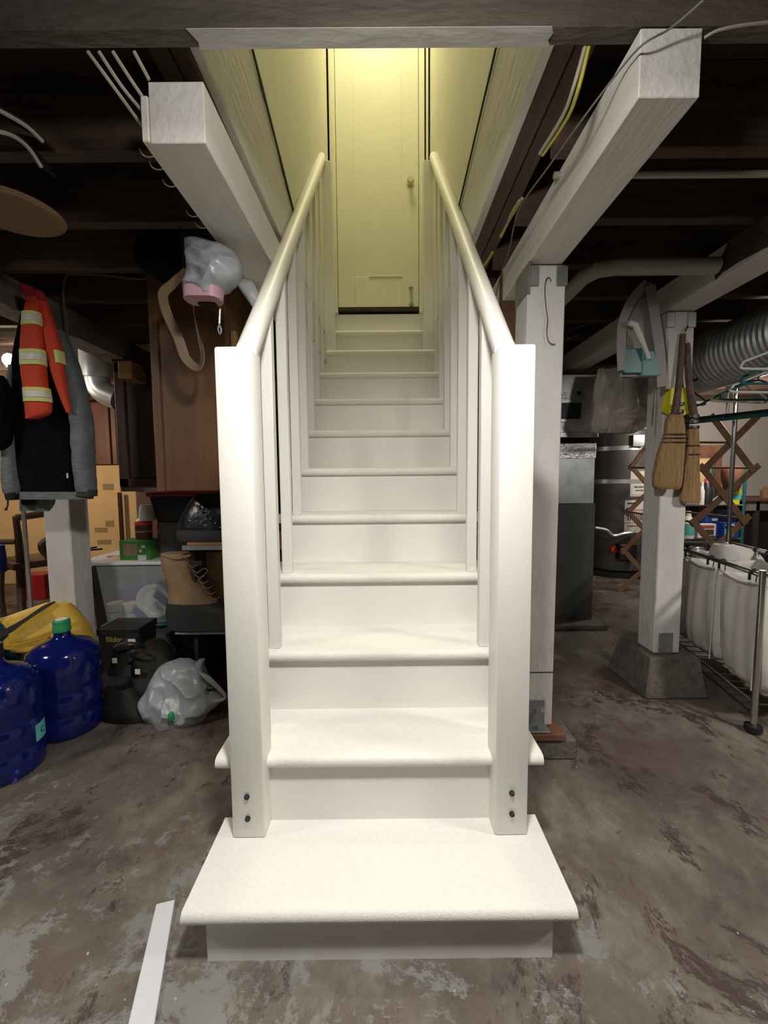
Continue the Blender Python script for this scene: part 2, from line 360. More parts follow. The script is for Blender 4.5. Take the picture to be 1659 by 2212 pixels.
for s in (-1,1):
    R_.seed(5+s); top=[];bot=[]; n=60; y0,y1,za,zb_=(1.22,2.0,2.335,2.15) if s<0 else (1.1,2.1,2.33,2.19)
    for i in range(n+1):
        t=i/n; y=y0+(y1-y0)*t; z=za+(zb_-za)*t; w_=(.004+.012*max(0,noise.noise(Vector((t*9,s,0)))+.25)+R_.uniform(0,.003))*(.5 if s>0 else 1)
        x=s*(WX-.0085-.006*t-.004)
        top.append((x,y,z+w_*.5)); bot.append((x,y,z-w_*.6-R_.uniform(0,.003)))
    m=MB()
    for i in range(n): m.hexa([bot[i],bot[i+1],(bot[i+1][0]+s*.006,)+bot[i+1][1:],(bot[i][0]+s*.006,)+bot[i][1:],top[i],top[i+1],(top[i+1][0]+s*.006,)+top[i+1][1:],(top[i][0]+s*.006,)+top[i][1:]])
    m.build('trim_crack_'+('left' if s<0 else 'right'),M['crack'],kind='structure')
# door at the top
DY=3.10
def X_(px,Y,y=400): return at(px,y,Y).x
dl,dr=X_(727,DY),X_(904,DY)
d=MB(); d.box(dl,dr,DY,DY+.035,2.255,4.6,.002)
door=d.build('door_1',M['door'],kind='structure')
pl,pr=X_(764,DY),X_(868,DY); zb=at(800,598,DY).z
f=MB(); f.box(dl,pl,DY-.006,DY,2.26,4.24,.003).box(pr,dr,DY-.006,DY,2.26,4.24,.003).box(pl,pr,DY-.006,DY,2.26,zb,.003).box(pl,pr,DY-.006,DY,4.13,4.24,.003)
f.box(pl+.10,pr,DY-.011,DY-.004,zb-.006,zb+.004,.002)
f.build('door_panel_frame',M['door'],door)
kp=at(887,392,DY-.03)
k=MB(); k.lathe([(0,-.052),(.018,-.05),(.026,-.038),(.026,-.03),(.015,-.02),(.011,-.012),(.011,-.006),(.024,-.004),(.026,0),(0,0)],(kp.x,DY-.006,kp.z),24,'y'); k.build('door_knob',M['mirror'],door)
h0=at(888,620,DY-.02); h1=at(889,655,DY-.02)
k=MB(); k.tube([h0,h0.lerp(h1,.5),h1],.0035,8).box(h0.x-.014,h0.x+.014,DY-.02,DY,h0.z-.005,h0.z+.006,.002).lathe([(0,-.02),(.012,-.018),(.02,0),(0,0)],(h1.x,DY,h1.z),16,'y'); k.build('door_hook',M['steel'],door)
for s,(a,bb) in ((-1,(713,726)),(1,(905,917))):
    x0,x1=X_(a,DY-.01),X_(bb,DY-.01)
    MB().box(x0,x1,DY-.02,DY+.04,2.22,4.9,.004).build('trim_door_'+('left' if s<0 else 'right'),M['door'],kind='structure')
MB().box(X_(725,DY),X_(912,DY),DY-.012,DY+.04,2.236,2.262).build('trim_threshold',M['threshold'],kind='structure')
x0=X_(923,3.0); MB().box(x0,x0+.012,3.04,3.10,2.22,4.9,.002).build('trim_jamb_right',M['door'],kind='structure')
# ================================================================== STAIRCASE
def SY(k): return .7936 if k==1 else .7936+.2168+(k-2)*.2075
def SZ(k): return 0 if k==0 else .1329 if k==1 else .1329+.186+(k-2)*.19
st=thing('staircase',(0,.80,0),'cream painted open wooden staircase with newel posts and two handrails climbing to the door','staircase')
OV=.024
for k in range(1,12):
    hw=.412 if k==1 else .42 if k==2 else .413 if k<11 else .355
    y0=SY(k); y1=SY(k+1)+OV+.01; z=SZ(k); t=.032; r=t/2
    prof=[(y0+r-r*math.sin(PI*i/8)*1.0, z-r+r*math.cos(PI*i/8)) for i in range(9)]
    prof=[(y1,z)]+prof+[(y1,z-t)]
    MB().prism([(-hw,a,b) for a,b in prof],(2*hw,0,0)).build('tread',M['tread'],st,ang=50)
for k in range(1,13):
    hw=.3695 if k<11 else .35
    y=SY(k)+OV
    b=MB(); b.box(-hw,hw,y,y+.018,SZ(k-1),(SZ(k)-.032 if k<12 else SZ(k)))
    if k==1: b.box(-hw,-hw+.018,y+.018,SY(2)+OV,0.002,SZ(1)-.032).box(hw-.018,hw,y+.018,SY(2)+OV,0.002,SZ(1)-.032)
    b.build('riser',M['paint'],st)
for s in (-1,1):
    p=[(SY(2)+OV+.018,0)]
    for k in range(2,12):
        p.append((SY(k)+OV+.018,SZ(k)-.032)); p.append((SY(k+1)+OV+.018,SZ(k)-.032))
    p.append((SY(12)+OV+.018,SZ(11)-.35)); p.append((SY(3)+.1,0))
    x=s*.35
    MB().prism([(x,a,b) for a,b in p],(s*.0195,0,0)).build('stringer',M['paint'],st)
for s in (-1,1):
    x0,x1=sorted((s*.287,s*.3695))
    nw=MB().box(x0,x1,.978,1.0605,SZ(1),1.333,.0065,2).build('newel_post',M['paint'],st)
    for (px,py) in (((533,1722),(535,1769)) if s<0 else ((1106,1714),(1106,1759))):
        q=at(px,py,.976)
        MB().lathe([(0,-.008),(.0035,-.0078),(.0062,-.005),(.0068,-.001),(.0068,.003),(0,.003)],(q.x,.978,q.z),16,'y').build('bolt_cap',M['black'],nw)
def railpt(s,Y):
    t=(Y-1.055)/(2.70-1.055); return Vector((s*(.322+.023*t),Y,1.333+t*1.652))
prof=[(-.026,-.012),(-.0275,0),(-.026,.012),(-.019,.024),(-.008,.030),(.008,.030),(.019,.024),(.026,.012),(.0275,0),(.026,-.012),(.019,-.017),(.019,-.021),(.021,-.026),(.019,-.036),(-.019,-.036),(-.021,-.026),(-.019,-.021),(-.019,-.017)]
for s in (-1,1):
    R=[]
    for Y in (1.058,2.702):
        c=railpt(s,Y); R.append([c+Vector((a,0,b*1.12)) for a,b in prof])
    MB().rings(R).build('handrail',M['paint'],st,ang=40)
    for k in range(2,11):
        y=SY(k)+.030; cx_=s*(.324+.016*(y-1.25)); h=.017
        if k==2: y=SY(2)+.075
        z0=SZ(k); zt=railpt(s,y+.017).z-.03
        MB().box(cx_-h,cx_+h,y,y+.034,z0,zt+.012,.0025).build('baluster',M['paint'],st)
    zt=at(703,346,2.7).z
    x0,x1=sorted((s*.281,s*.352)); 
    MB().box(x0,x1,2.70,2.77,SZ(10),zt,.004).build('half_newel',M['paint'],st)
    x0,x1=sorted((s*(.338),s*(WX-.004)))
    MB().prism([(x0,2.70,zt-.01),(x0,2.80,zt-.01),(x0,2.80,1.95),(x0,1.93,1.95),(x0,1.93,2.13)],(x1-x0,0,0)).build('skirt_panel',M['wellpaint'],st)
# ================================================================== FRAMING OVERHEAD
JY=[.86+.298*i for i in range(15)]
for i,y in enumerate(JY):
    if i==0: continue
    segs=[(-5.1,-.475),(.475,5.1)] if y<3.3 else [(-5.1,5.1)]
    for (a,b) in segs:
        side='left of' if b<0 else 'right of' if a>0 else 'beyond'
        MB().box(a,b,y,y+.04,1.885,CZ,.003).build('floor_joist',M['joist'],None,'dark rough floor joist overhead, %s the stairwell, number %d in depth from the cream header'%(side,i) if False else 'dark rough floor joist overhead running crosswise %s the stairwell'%side,'joist','dark floor joists %s the stairwell'%side)
for y in (-.04,-.34,-.64,-.94,-1.24,-1.54,-1.84): 
    MB().box(-5.1,5.1,y,y+.04,1.885,CZ).build('floor_joist',M['joist'],None,'dark rough floor joist overhead on the near side of the header','joist','near floor joists')
hd=MB().box(-5.1,5.1,.862,.899,1.885,CZ,.002).build('header_beam',M['header'],None,'dark rough header timber crossing the top of the view in front of the stairwell','beam')
xs=[-.352,-.346,-.339,-.343]; xr=[.345,.352,.347,.357]
ys=[.8615,.873,.886,.8995]
MB().prism([(a,y,1.8846) for a,y in zip(xs,ys)]+[(a,y,1.8846) for a,y in zip(xr[::-1],ys[::-1])],(0,0,-.0012)).build('painted_strip',M['stripgrey'],hd,label='cream paint along the underside of the header')
for s in (-1,1):
    for i in range(2):
        x0,x1=sorted((s*(WX+.0205+i*.046),s*(WX+.0205+i*.046+.042)))
        MB().box(x0,x1,.90,3.30,1.947,CZ,.003).build('trimmer_joist',M['trimbrown'],None,'bare brown trimmer joist beside the stairwell, %s, %s of its pair'%('left' if s<0 else 'right','inner' if i==0 else 'outer'),'joist')
# hanging beams in front
def beam(name,x0,x1,y0,z0,xe0,xe1,ye,z0e,h,m,label):
    b=MB(); b.hexa([(x0,y0,z0),(x1,y0,z0),(xe1,ye,z0e),(xe0,ye,z0e),(x0,y0,z0+h),(x1,y0,z0+h),(xe1,ye,z0e+h),(xe0,ye,z0e+h)],.002)
    return b.build(name,m,None,label,'beam')
rb=beam('support_beam',.515,.634,.862,1.757,.525,.652,3.4,1.772,.124,M['white_beam'],'white painted beam right of the stairs, its sawn end facing forward above the near post')
lb=beam('support_beam',-.481,-.362,.96,1.755,-.445,-.326,3.0,1.765,.124,M['white_beam'],'white painted beam left of the stairs with a side board and cup hooks')
sb=MB(); sb.hexa([(-.498,.958,1.757),(-.482,.958,1.757),(-.446,3.0,1.767),(-.462,3.0,1.767),(-.498,.958,1.85),(-.482,.958,1.85),(-.446,3.0,1.86),(-.462,3.0,1.86)],.002); sb.build('side_board',M['cream_rough'],lb,label='thin pinkish white board nailed to the beam side')
for (px,py) in ((325,352),(345,386),(372,432),(418,478),(436,506)):
    # hooks screwed into the side board; find Y on the plane x=-.497
    lo,hi=.9,3.0
    for _ in range(40):
        mid=(lo+hi)/2
        if at(px+14,py,mid).x< -.495+.018*(mid-.96): hi=mid
        else: lo=mid
    Y=lo; q=at(px+14,py,Y); x=-.497+.018*(Y-.96); z=min(max(q.z,1.77),1.84)
    pts=[(x+.004,Y,z),(x-.008,Y,z-.006),(x-.020,Y,z-.006),(x-.031,Y,z+.001),(x-.036,Y,z+.010)]
    MB().tube(pts,.0016,6,smooth=3).build('cup_hook',M['pvc'],None,'small white cup hook screwed into the board on the left beam','hook','cup hooks along the left beam')
b2=beam('support_beam',-1.665,-1.535,.3,1.757,-1.665,-1.535,3.2,1.765,.124,M['grey_beam'],'grey whitewashed beam at far left above the orange vest')
b4=MB(); b4.box(-1.50,-1.42,2.45,4.2,1.62,1.72,.004); b4.build('support_beam',M['plank'],None,'short tan beam left, above the round metal duct','beam')
b3=beam('support_beam',1.294,1.423,-.6,1.765,1.294,1.423,3.9,1.775,.118,M['white_beam'],'grey white beam at far right carried by the post with the brooms')
# patch of bare dark wood on the near part of the right beam
b=MB(); 
pp=[(.50,1.882),(.50,1.772),(.9,1.770),(1.2,1.778),(1.34,1.772),(1.44,1.782),(1.55,1.79),(1.62,1.787),(1.65,1.776),(1.655,1.80),(1.63,1.81),(1.66,1.83),(1.62,1.85),(1.60,1.882)]
b.prism([(1.2935,a,c_) for a,c_ in pp],(-.004,0,0)); b.build('bare_patch',M['joist'],b3,label='dark bare patch where the paint has come away')
# posts
def bracket(parent,x0,x1,y,z,m):
    for a in (x0-.004,x1-.034):
        MB().box(a,a+.038,y-.004,y,z-.065,z+.002,.003).build('post_bracket',m,parent)
post=MB(); 
Yp=1.49
post.hexa([(.497,Yp,.105),(.638,Yp,.105),(.638,Yp+.13,.105),(.497,Yp+.13,.105),(.522,Yp,1.757),(.652,Yp,1.757),(.652,Yp+.13,1.757),(.522,Yp+.13,1.757)],.004)
p1=post.build('support_post',M['white_rough'],None,'white rough timber post just right of the staircase newel','post')
bracket(p1,.524,.652,Yp,1.75,M['steel'])
MB().box(.518,.521,Yp-.02,Yp+.13,1.66,1.84).build('side_plate',M['steel'],p1)
MB().box(.50,.642,Yp-.001,Yp+.02,.308,.312).build('saw_cut',M['crack'],p1)
q0=at(1148,1512,Yp-.004); q1=at(1176,1560,Yp-.004)
b=MB(); b.box(.50,q1.x,Yp-.004,Yp,.108,q0.z,.001).box(.535,q1.x+.006,Yp-.05,Yp,.107,.111,.001); 
b.lathe([(0,-.014),(.008,-.014),(.008,0),(0,0)],(q1.x-.03,Yp-.004,.165),6,'y').lathe([(0,.012),(.008,.012),(.008,0),(0,0)],(.575,Yp-.028,.111),6)
b.build('anchor_bracket',M['steel'],p1)
text('stamp','S8',.022,(q1.x-.008,Yp-.0055,.17),(PI/2,PI/2,0),M['label'],p1)
MB().box(.42,.668,Yp-.055,Yp+.17,.078,.104,.003).build('shim_board',M['shim'],None,'reddish wood shim board under the foot of the near right post','board')
b=MB(); b.box(.40,.712,Yp-.045,Yp+.21,0,.077,.006); b.build('footing_block',M['concrete'],None,'low brown concrete pad beneath the near right post','block')
w_=[at(x,y,Yp-.006) for x,y in ((1190,607),(1187,600),(1181,602),(1177,620),(1179,660),(1183,690),(1181,715),(1184,735),(1192,743),(1199,743))]
MB().tube(w_,.0017,6,smooth=4).build('wire_hook',M['copper'],None,'rusty bent wire hanging on the near right post','wire')
bp_=MB().box(.515,.60,Yp+.30,Yp+.34,0,1.88,.002).build('wall_stud',M['brown'],None,'brown stud standing behind the near right post','post')
# far right post with pyramid footing
p2=MB().box(1.297,1.421,1.925,2.05,.19,1.766,.004).build('support_post',M['white_rough'],None,'white painted post on a tapered concrete footing, with the brooms hanging on it','post')
bracket(p2,1.297,1.421,1.925,1.76,M['steel'])
a=at(1424,1368,1.921); bq=at(1453,1405,1.921)
b=MB(); b.box(a.x,bq.x,1.921,1.925,.19,a.z,.001); b.lathe([(0,-.01),(.007,-.01),(.007,0),(0,0)],((a.x+bq.x)/2,1.921,.235),6,'y'); b.build('foot_plate',M['steel'],p2)
b=MB(); b.hexa([(1.222,1.85,0),(1.515,1.85,0),(1.515,2.19,0),(1.222,2.19,0),(1.262,1.885,.187),(1.492,1.885,.187),(1.492,2.155,.187),(1.262,2.155,.187)],.008)
b.build('footing_block',M['concrete'],None,'grey tapered concrete footing under the far right post','block')
# left post
L0=at(93,1105,2.05); L1=at(149,1105,2.05)
p3=MB().box(L0.x,L1.x+.001,2.05,2.05+.135,0,1.757,.004).build('support_post',M['white_rough'],None,'white painted post at left behind the hanging jacket','post')
# conduit pipes and cables overhead
MB().tube([(.5,1.23,1.868),(3.6,1.23,1.868)],.009,10).build('conduit',M['pvcold'],None,'thin white conduit crossing under the joists, upper right','pipe')
P=[(1.5,1.62,1.812),(.85,1.62,1.812),(.80,1.66,1.805),(.74,2.0,1.80),(.72,2.7,1.79)]
MB().tube([(1.27,1.62,1.812),(.90,1.62,1.812),(.835,1.635,1.81),(.805,1.69,1.807),(.80,1.9,1.80),(.80,3.2,1.79)],.030,16).build('drain_pipe',M['pvcold'],None,'dusty white drain pipe with a bend behind the near right post','pipe')
# black waste pipe with white elbow
pr=thing('waste_pipe',(.66,2.1,0),'black plastic waste pipe with a white elbow behind the right newel','pipe')
e0=at(1114,600,2.1)
MB().tube([(e0.x,2.1,0.02),(e0.x,2.1,e0.z-.02)],.040,18).build('riser_pipe',M['abs'],pr)
MB().tube([(e0.x,2.1,e0.z-.03),(e0.x,2.1,e0.z+.03),(e0.x-.004,2.115,e0.z+.058),(e0.x-.018,2.15,e0.z+.07),(e0.x-.04,2.21,e0.z+.066)],.046,18,smooth=4).build('elbow',M['pvc'],pr,label='white elbow')
MB().tube([(e0.x-.036,2.20,e0.z+.066),(e0.x-.20,2.9,e0.z+.03)],.040,18).build('branch_pipe',M['abs'],pr)
MB().lathe([(.0405,-.004),(.0425,-.004),(.0425,.004),(.0405,.004)],(e0.x,2.1,at(1114,628,2.1).z),18,caps=False).build('pipe_band',M['pvc'],pr)
MB().tube([at(x,y,2.04) for x,y in ((1130,588),(1129,612),(1127,625),(1131,650),(1134,690),(1134,745))],.0042,6,smooth=4).build('cable',M['cable'],None,'cream cable running down beside the black waste pipe','cable')
def cab(pts,r,m,label,sm=4,name='cable',group=None):
    return MB().tube([at(*p) for p in pts],r,6,smooth=sm).build(name,m,None,label,'cable',group)
cab([(1272,100,.903),(1250,190,.92),(1225,255,.985),(1172,335,1.10)],.004,M['cableyel'],'yellow cable between the joists right of the stairwell, near length')
cab([(1264,100,.903),(1240,185,.92),(1216,250,.98),(1166,332,1.10)],.004,M['cable'],'cream cable beside the near yellow one, right of the stairwell')
cab([(1128,428,1.26),(1112,455,1.32),(1098,480,1.38),(1082,512,1.46)],.004,M['cableyel'],'yellow cable between the joists right of the stairwell, middle length')
cab([(1122,432,1.26),(1104,462,1.33),(1094,488,1.39),(1080,510,1.46)],.003,M['cable'],'cream cable beside the middle yellow one')
cab([(1064,545,1.56),(1052,565,1.63),(1040,580,1.68),(1034,592,1.72)],.004,M['cableyel'],'yellow cable farthest back beside the right handrail')
cab([(1520,0,.80),(1450,60,.83),(1390,95,.84),(1340,150,.9),(1260,255,.975),(1185,360,1.135),(1120,455,1.32),(1100,540,1.54),(1080,600,1.74),(1066,660,2.0)],.0022,M['cablegrey'],'thin dark grey cable dropping from the header past the right beam')
cab([(1659,48,.845),(1600,55,.845),(1550,66,.85),(1521,82,.86)],.0028,M['cable'],'cream cable stapled to the header at the upper right edge')
for i,pts in enumerate(([(190,112,.905),(240,180,.925),(307,272,1.0)],[(214,112,.905),(262,185,.93),(307,240,.975)],[(244,112,.905),(278,165,.92),(307,208,.945)],[(290,112,.905),(322,172,.92)])):
    cab(pts,.0038,M['cable'],'cream cable clipped between the joists at upper left','4' and 4,'cable','cream cables at upper left')
cab([(340,598,2.0),(300,603,2.0),(230,595,2.0),(160,592,2.0),(142,598,2.0),(137,640,2.0),(143,690,2.0),(148,738,2.0)],.005,M['cablegrey'],'pale cable looping from the hat to the left post')
for i,pts in enumerate(([(1222,695,2.6),(1290,692,2.6)],[(1222,716,2.6),(1260,703,2.6),(1285,698,2.6)],[(1222,732,2.6),(1252,722,2.6)])):
    cab(pts,.004,M['cablegrey'],'pale thin cable strung right of the near post','4' and 4,'cable','pale cables behind the near post')
cab([(1502,692,2.4),(1540,690,2.4),(1582,689,2.4)],.006,M['cable'],'cream cable pair right of the far right post')
# ================================================================== LEFT SIDE
def rect(mb,x0,y0,x1,y1,Y,d,bev=.002,seg=1):
    a=at(x0,(y0+y1)/2,Y); b=at(x1,(y0+y1)/2,Y); t=at((x0+x1)/2,y0,Y); u=at((x0+x1)/2,y1,Y)
    mb.box(a.x,b.x,Y,Y+d,u.z,t.z,bev,seg); return a.x,b.x,u.z,t.z
# tall varnished cabinet box beside the stairs
cb=thing('hanging_cabinet',(-.78,2.0,.985),'brown varnished cabinet box hung from the joists just left of the stairs','cabinet')
MB().box(-.925,-.62,1.75,2.35,.985,1.883,.004).build('body',M['cabwood'],cb)
b=MB().box(-.928,-.895,1.742,1.752,.985,1.88,.002); b.build('edge_strip',M['cabwood'],cb)
MB().box(-.619,-.600,1.80,1.835,1.575,1.655,.002).build('wood_block',M['plank'],cb,label='small pale block on the cabinet side')
# dark stained cabinet behind it
x0,x1=at(255,900,2.6).x,at(420,900,2.6).x; z0,z1=at(280,1054,2.6).z,at(280,785,2.6).z
cb=thing('wall_cabinet',((x0+x1)/2,2.75,z0),'dark stained cabinet with a framed door at left, behind the varnished box','cabinet')
MB().box(x0,x1,2.62,2.95,z0,z1,.004).build('body',M['cabdark'],cb)
b=MB(); b.box(x0,x1,2.595,2.60,z0+.01,z1-.01)
dd=b.build('door',M['cabdark'],cb)
b=MB(); 
for (a,c,e,f) in ((x0,x0+.06,z0,z1),(x1-.06,x1,z0,z1),(x0,x1,z0,z0+.065),(x0,x1,z1-.065,z1)): b.box(a,c,2.575,2.62,e+.004,f-.004,.005)
b.build('door_frame',M['cabdark'],dd)
b=MB(); b.box(x0-.005,x1,2.57,2.96,z1,z1+.035,.004); b.build('crown_board',M['cabdark'],cb)
# reddish cabinet on the far wall
x0,x1=at(150,900,4.35).x,at(251,900,4.35).x; z0,z1=at(220,1006,4.35).z,at(220,868,4.35).z
cb=thing('wall_cabinet',((x0+x1)/2,4.5,z0),'reddish brown cabinet on the far left wall above the cardboard','cabinet')
MB().box(x0,x1,4.36,4.75,z0,z1,.004).build('body',M['cabred'],cb)
b=MB(); xm=x1-.06
for a,c in ((x0+.01,xm-.01),(xm+.005,x1)): b.box(a,c,4.335,4.36,z0+.01,z1-.01,.006)
b.build('door',M['cabred'],cb)
# cardboard
z1=at(150,1006,4.2).z
cd_=MB().box(at(-60,1000,4.2).x,at(257,1000,4.2).x,4.2,4.215,0,z1,.002).build('cardboard_sheet',M['card'],None,'large flat sheet of yellow brown cardboard leaning at the far left','cardboard')
for (a,b_,c,d) in ((222,1045,245,1058),(205,1140,232,1150),(228,1125,246,1138),(210,1166,240,1176)):
    m=MB(); rect(m,a,b_,c,d,4.197,.002,0); m.build('print',M['cardmark'],cd_)
MB().box(at(250,1000,4.1).x,at(290,1000,4.1).x,4.10,4.16,0,at(270,1062,4.1).z,.004).build('cardboard_box',M['card'],None,'tall narrow cardboard box beside the dark pole at left','box')
MB().box(at(249,1000,4.03).x,at(256,1000,4.03).x,4.03,4.06,0,at(252,1064,4.03).z,.003).build('pole',M['cabdark'],None,'thin dark pole standing in front of the cardboard','pole')
MB().box(at(290,1000,3.6).x,at(345,1000,3.6).x,3.6,3.9,0,at(300,1064,3.6).z,.004).build('storage_locker',M['brown'],None,'dull brown locker partly hidden behind the red lidded bin','cabinet')
# bare bulb on a pole
bp=at(20,778,2.6)
fl=thing('floor_lamp',(bp.x,2.6,0),'pole lamp with a bare glowing bulb at the far left edge','lamp')
MB().ball((bp.x,2.6,bp.z),.034,.034,.04).build('bulb',M['bulb'],fl)
MB().tube([(bp.x+.01,2.6,bp.z-.05),(bp.x+.015,2.6,bp.z-.15),(bp.x+.02,2.6,.02)],[.03,.012,.012,.012,.012],10,smooth=4).build('pole',M['galv'],fl)
MB().lathe([(0,0),(.14,0),(.14,.012),(.02,.03),(0,.03)],(bp.x+.02,2.6,0)).build('base',M['black'],fl)
# round duct with elbow
dk=thing('metal_duct',tuple(at(215,830,3.0)),'round sheet metal duct with an elbow at left, beside the dark cabinet','duct')
P=[at(205,745,3.0),at(196,775,3.0),at(203,812,3.0)]
MB().tube([at(212,700,3.0),at(205,760,3.0),at(210,818,3.0)],.105,20).build('straight_duct',M['galv'],dk)
MB().tube([at(210,815,3.0),at(216,838,3.0),at(232,852,3.0),at(256,862,3.0)],.078,20,smooth=3).build('elbow',M['galv'],dk)
MB().tube([at(176,840,3.1),at(215,842,3.1)],.008,8).build('hanger_rod',M['galv'],dk)
# jacket
jk=thing('jacket',tuple(at(115,1075,1.85)),'black fleece jacket with grey nylon sleeves hanging on the left post','jacket')
MB().cloth([(648,62,84,1.87,.05),(700,48,112,1.86,.08),(780,32,142,1.85,.10),(860,28,160,1.84,.12),(960,32,172,1.84,.12),(1040,38,178,1.84,.12),(1066,44,176,1.84,.11)],amp=.014,seed=2).build('body',M['blackcloth'],jk)
MB().cloth([(790,24,34,1.82,.05),(880,19,35,1.80,.06),(960,13,36,1.80,.07),(1020,12,41,1.80,.08),(1052,13,47,1.80,.08),(1066,16,45,1.80,.07)],amp=.01,seed=4,fz=18).build('sleeve',M['greycloth'],jk)
MB().cloth([(1064,16,40,1.79,.06),(1080,20,36,1.79,.05)],amp=.005,seed=3).build('cuff',M['black'],jk)
MB().cloth([(715,126,138,1.84,.04),(780,138,164,1.82,.07),(850,150,184,1.80,.08),(920,158,196,1.80,.09),(1000,164,200,1.80,.09),(1062,170,203,1.80,.08)],amp=.010,seed=6,fz=20).build('sleeve',M['greycloth'],jk)
MB().cloth([(1058,172,206,1.80,.07),(1072,165,206,1.80,.07)],amp=.004,seed=8).build('cuff',M['webbing'],jk)
MB().cloth([(1062,48,200,1.81,.10),(1078,47,198,1.81,.10)],amp=.006,seed=9).build('hem',M['greycloth'],jk)
MB().cloth([(1076,44,119,1.86,.04),(1090,43,116,1.86,.04),(1104,43,106,1.86,.03)],amp=.006,seed=10).build('lining_flap',M['greycloth'],jk)
m=MB(); rect(m,44,1075,77,1091,1.833,.006); m.build('hem_label',M['black'],jk)
m=MB(); rect(m,143,1022,146,1033,1.76,.006,.001); m.build('zip_pull',M['silver'],jk)
MB().tube([at(17,1080,1.8),at(17,1092,1.8),at(13,1100,1.8)],.003,6).ball(at(13,1100,1.8),.006).build('drawcord',M['black'],jk)
MB().cloth([(812,-80,6,1.75,.06),(840,-70,20,1.75,.08),(880,-60,24,1.75,.10),(950,-50,18,1.75,.10),(972,-40,4,1.75,.08)],amp=.01,seed=12).build('coat',M['blackcloth'],None,'black coat hanging at the far left edge, left of the fleece jacket','coat')
# vest
vs=thing('safety_vest',tuple(at(90,905,1.72)),'orange safety vest with lime and silver bands draped over the black jacket','vest')
MB().cloth([(614,46,58,1.73,.02),(630,46,92,1.73,.03),(650,58,98,1.73,.03)],amp=.006,seed=20).build('shoulder',M['red'],vs)
MB().cloth([(642,60,80,1.72,.03),(672,54,88,1.72,.04),(720,48,91,1.72,.05),(780,47,97,1.72,.05),(830,52,101,1.72,.05),(870,56,109,1.72,.05),(893,58,106,1.72,.05),(905,59,78,1.72,.04)],amp=.006,seed=21,fx=20).build('front_panel',M['orange'],vs)
MB().cloth([(640,78,98,1.74,.03),(700,90,117,1.74,.04),(760,103,134,1.74,.04),(800,112,137,1.74,.04),(850,128,146,1.74,.03),(892,145,154,1.74,.02)],amp=.006,seed=22).build('front_panel',M['orange'],vs)
for (ya,yb,xa,xb,xc,xd) in ((676,704,51,87,49,90),(757,790,46,96,47,98),(839,869,53,105,55,110)):
    b=MB().cloth([(ya,xa-.5,xb+.5,1.715,.055),(yb,xc-.5,xd+.5,1.715,.055)],amp=.006,seed=21,fx=20).build('reflective_band',M['lime'],vs)
    h=(yb-ya)*.3
    MB().cloth([(ya+h,xa,xb,1.712,.056),(yb-h,xc,xd,1.712,.056)],amp=.006,seed=21,fx=20).build('silver_stripe',M['silver'],b)
MB().cloth([(759,122,134,1.735,.045),(786,126,137,1.735,.045)],amp=.004,seed=21).build('reflective_band',M['lime'],vs)
# hats, bags and straps
def lensed(c,rx,ry,rz,n=28): return MB().ball(c,rx,ry,rz,n)
q=at(28,476,1.3); ht=thing('straw_hat',(q.x,q.y,q.z-.02),'tan woven straw hat stored under the joists at upper left','hat')
MB().lathe([(0,0),(.06,0),(.115,-.004),(.13,.004),(.115,.002),(.06,.008),(0,.01)],(q.x-.0,q.y,q.z+.02),40).build('brim',M['straw'],ht)
MB().lathe([(.06,.006),(.06,.035),(.04,.045),(0,.047)],(q.x-.0,q.y,q.z+.02),32).build('crown',M['straw'],ht)
for pts,lb_ in (([(-40,218,1.05),(20,250,1.08),(60,275,1.10),(94,307,1.12)],'upper of two dark curved slats with pale edges tucked in the joists'),([(-40,280,1.07),(20,290,1.1),(60,318,1.12),(90,362,1.14)],'lower of two dark curved slats with pale edges tucked in the joists')):
    o=thing('curved_slat',tuple(at(*pts[1])),lb_,'board')
    P=crv([at(*p) for p in pts],5); R=[[p+Vector((0,0,.0)),p+Vector((0,.05,.004)),p+Vector((0,.05,.012)),p+Vector((0,0,.010))] for p in P]
    MB().rings(R).build('slat_body',M['black'],o)
    MB().tube(P,.005,6).build('pale_edge',M['pvcold'],o)
MB().cloth([(512,310,375,1.7,.10),(545,300,395,1.7,.16),(580,305,398,1.7,.16),(602,340,385,1.7,.10)],amp=.01,seed=31).build('hat',M['blackcloth'],None,'black cloth hat hanging beside the plastic bag under the left joists','hat')
pb=thing('plastic_bag',tuple(at(455,650,1.35)),'crumpled clear plastic bag with a pink hem hanging from the left beam','bag')
MB().cloth([(516,408,428,1.34,.03),(528,402,470,1.34,.07),(550,402,510,1.33,.10),(580,408,522,1.32,.12),(608,402,512,1.32,.11),(628,398,482,1.32,.09),(642,400,480,1.32,.08)],amp=.024,seed=33,fx=18,fz=18,n=64,sub=12,ridge=.7).build('bag_body',M['bag'],pb)
MB().cloth([(626,400,481,1.318,.09),(650,401,479,1.318,.088)],amp=.008,seed=33,fx=22).build('hem_band',M['bagpink'],pb)
MB().cloth([(646,425,470,1.34,.04),(660,430,468,1.34,.03)],amp=.006,seed=35).build('contents',M['darkleather'],pb)
MB().tube([at(476,650,1.36),at(475,675,1.36),at(474,700,1.36)],.004,8).tube([at(474,700,1.36),at(471,710,1.36),at(475,722,1.36),at(478,712,1.36),at(474,702,1.36)],.0025,6,smooth=3).build('key_clip',M['steel'],None,'small dark lanyard with a metal clip hanging below the pink hem','clip')
MB().cloth([(588,505,528,1.6,.04),(610,508,548,1.6,.06),(640,528,562,1.6,.06),(664,545,570,1.6,.05)],amp=.012,seed=36,fx=22,fz=16).build('rolled_cloth',M['whiteplastic'],None,'rolled off white cloth pushed between the left beam and the cabinet box','cloth')
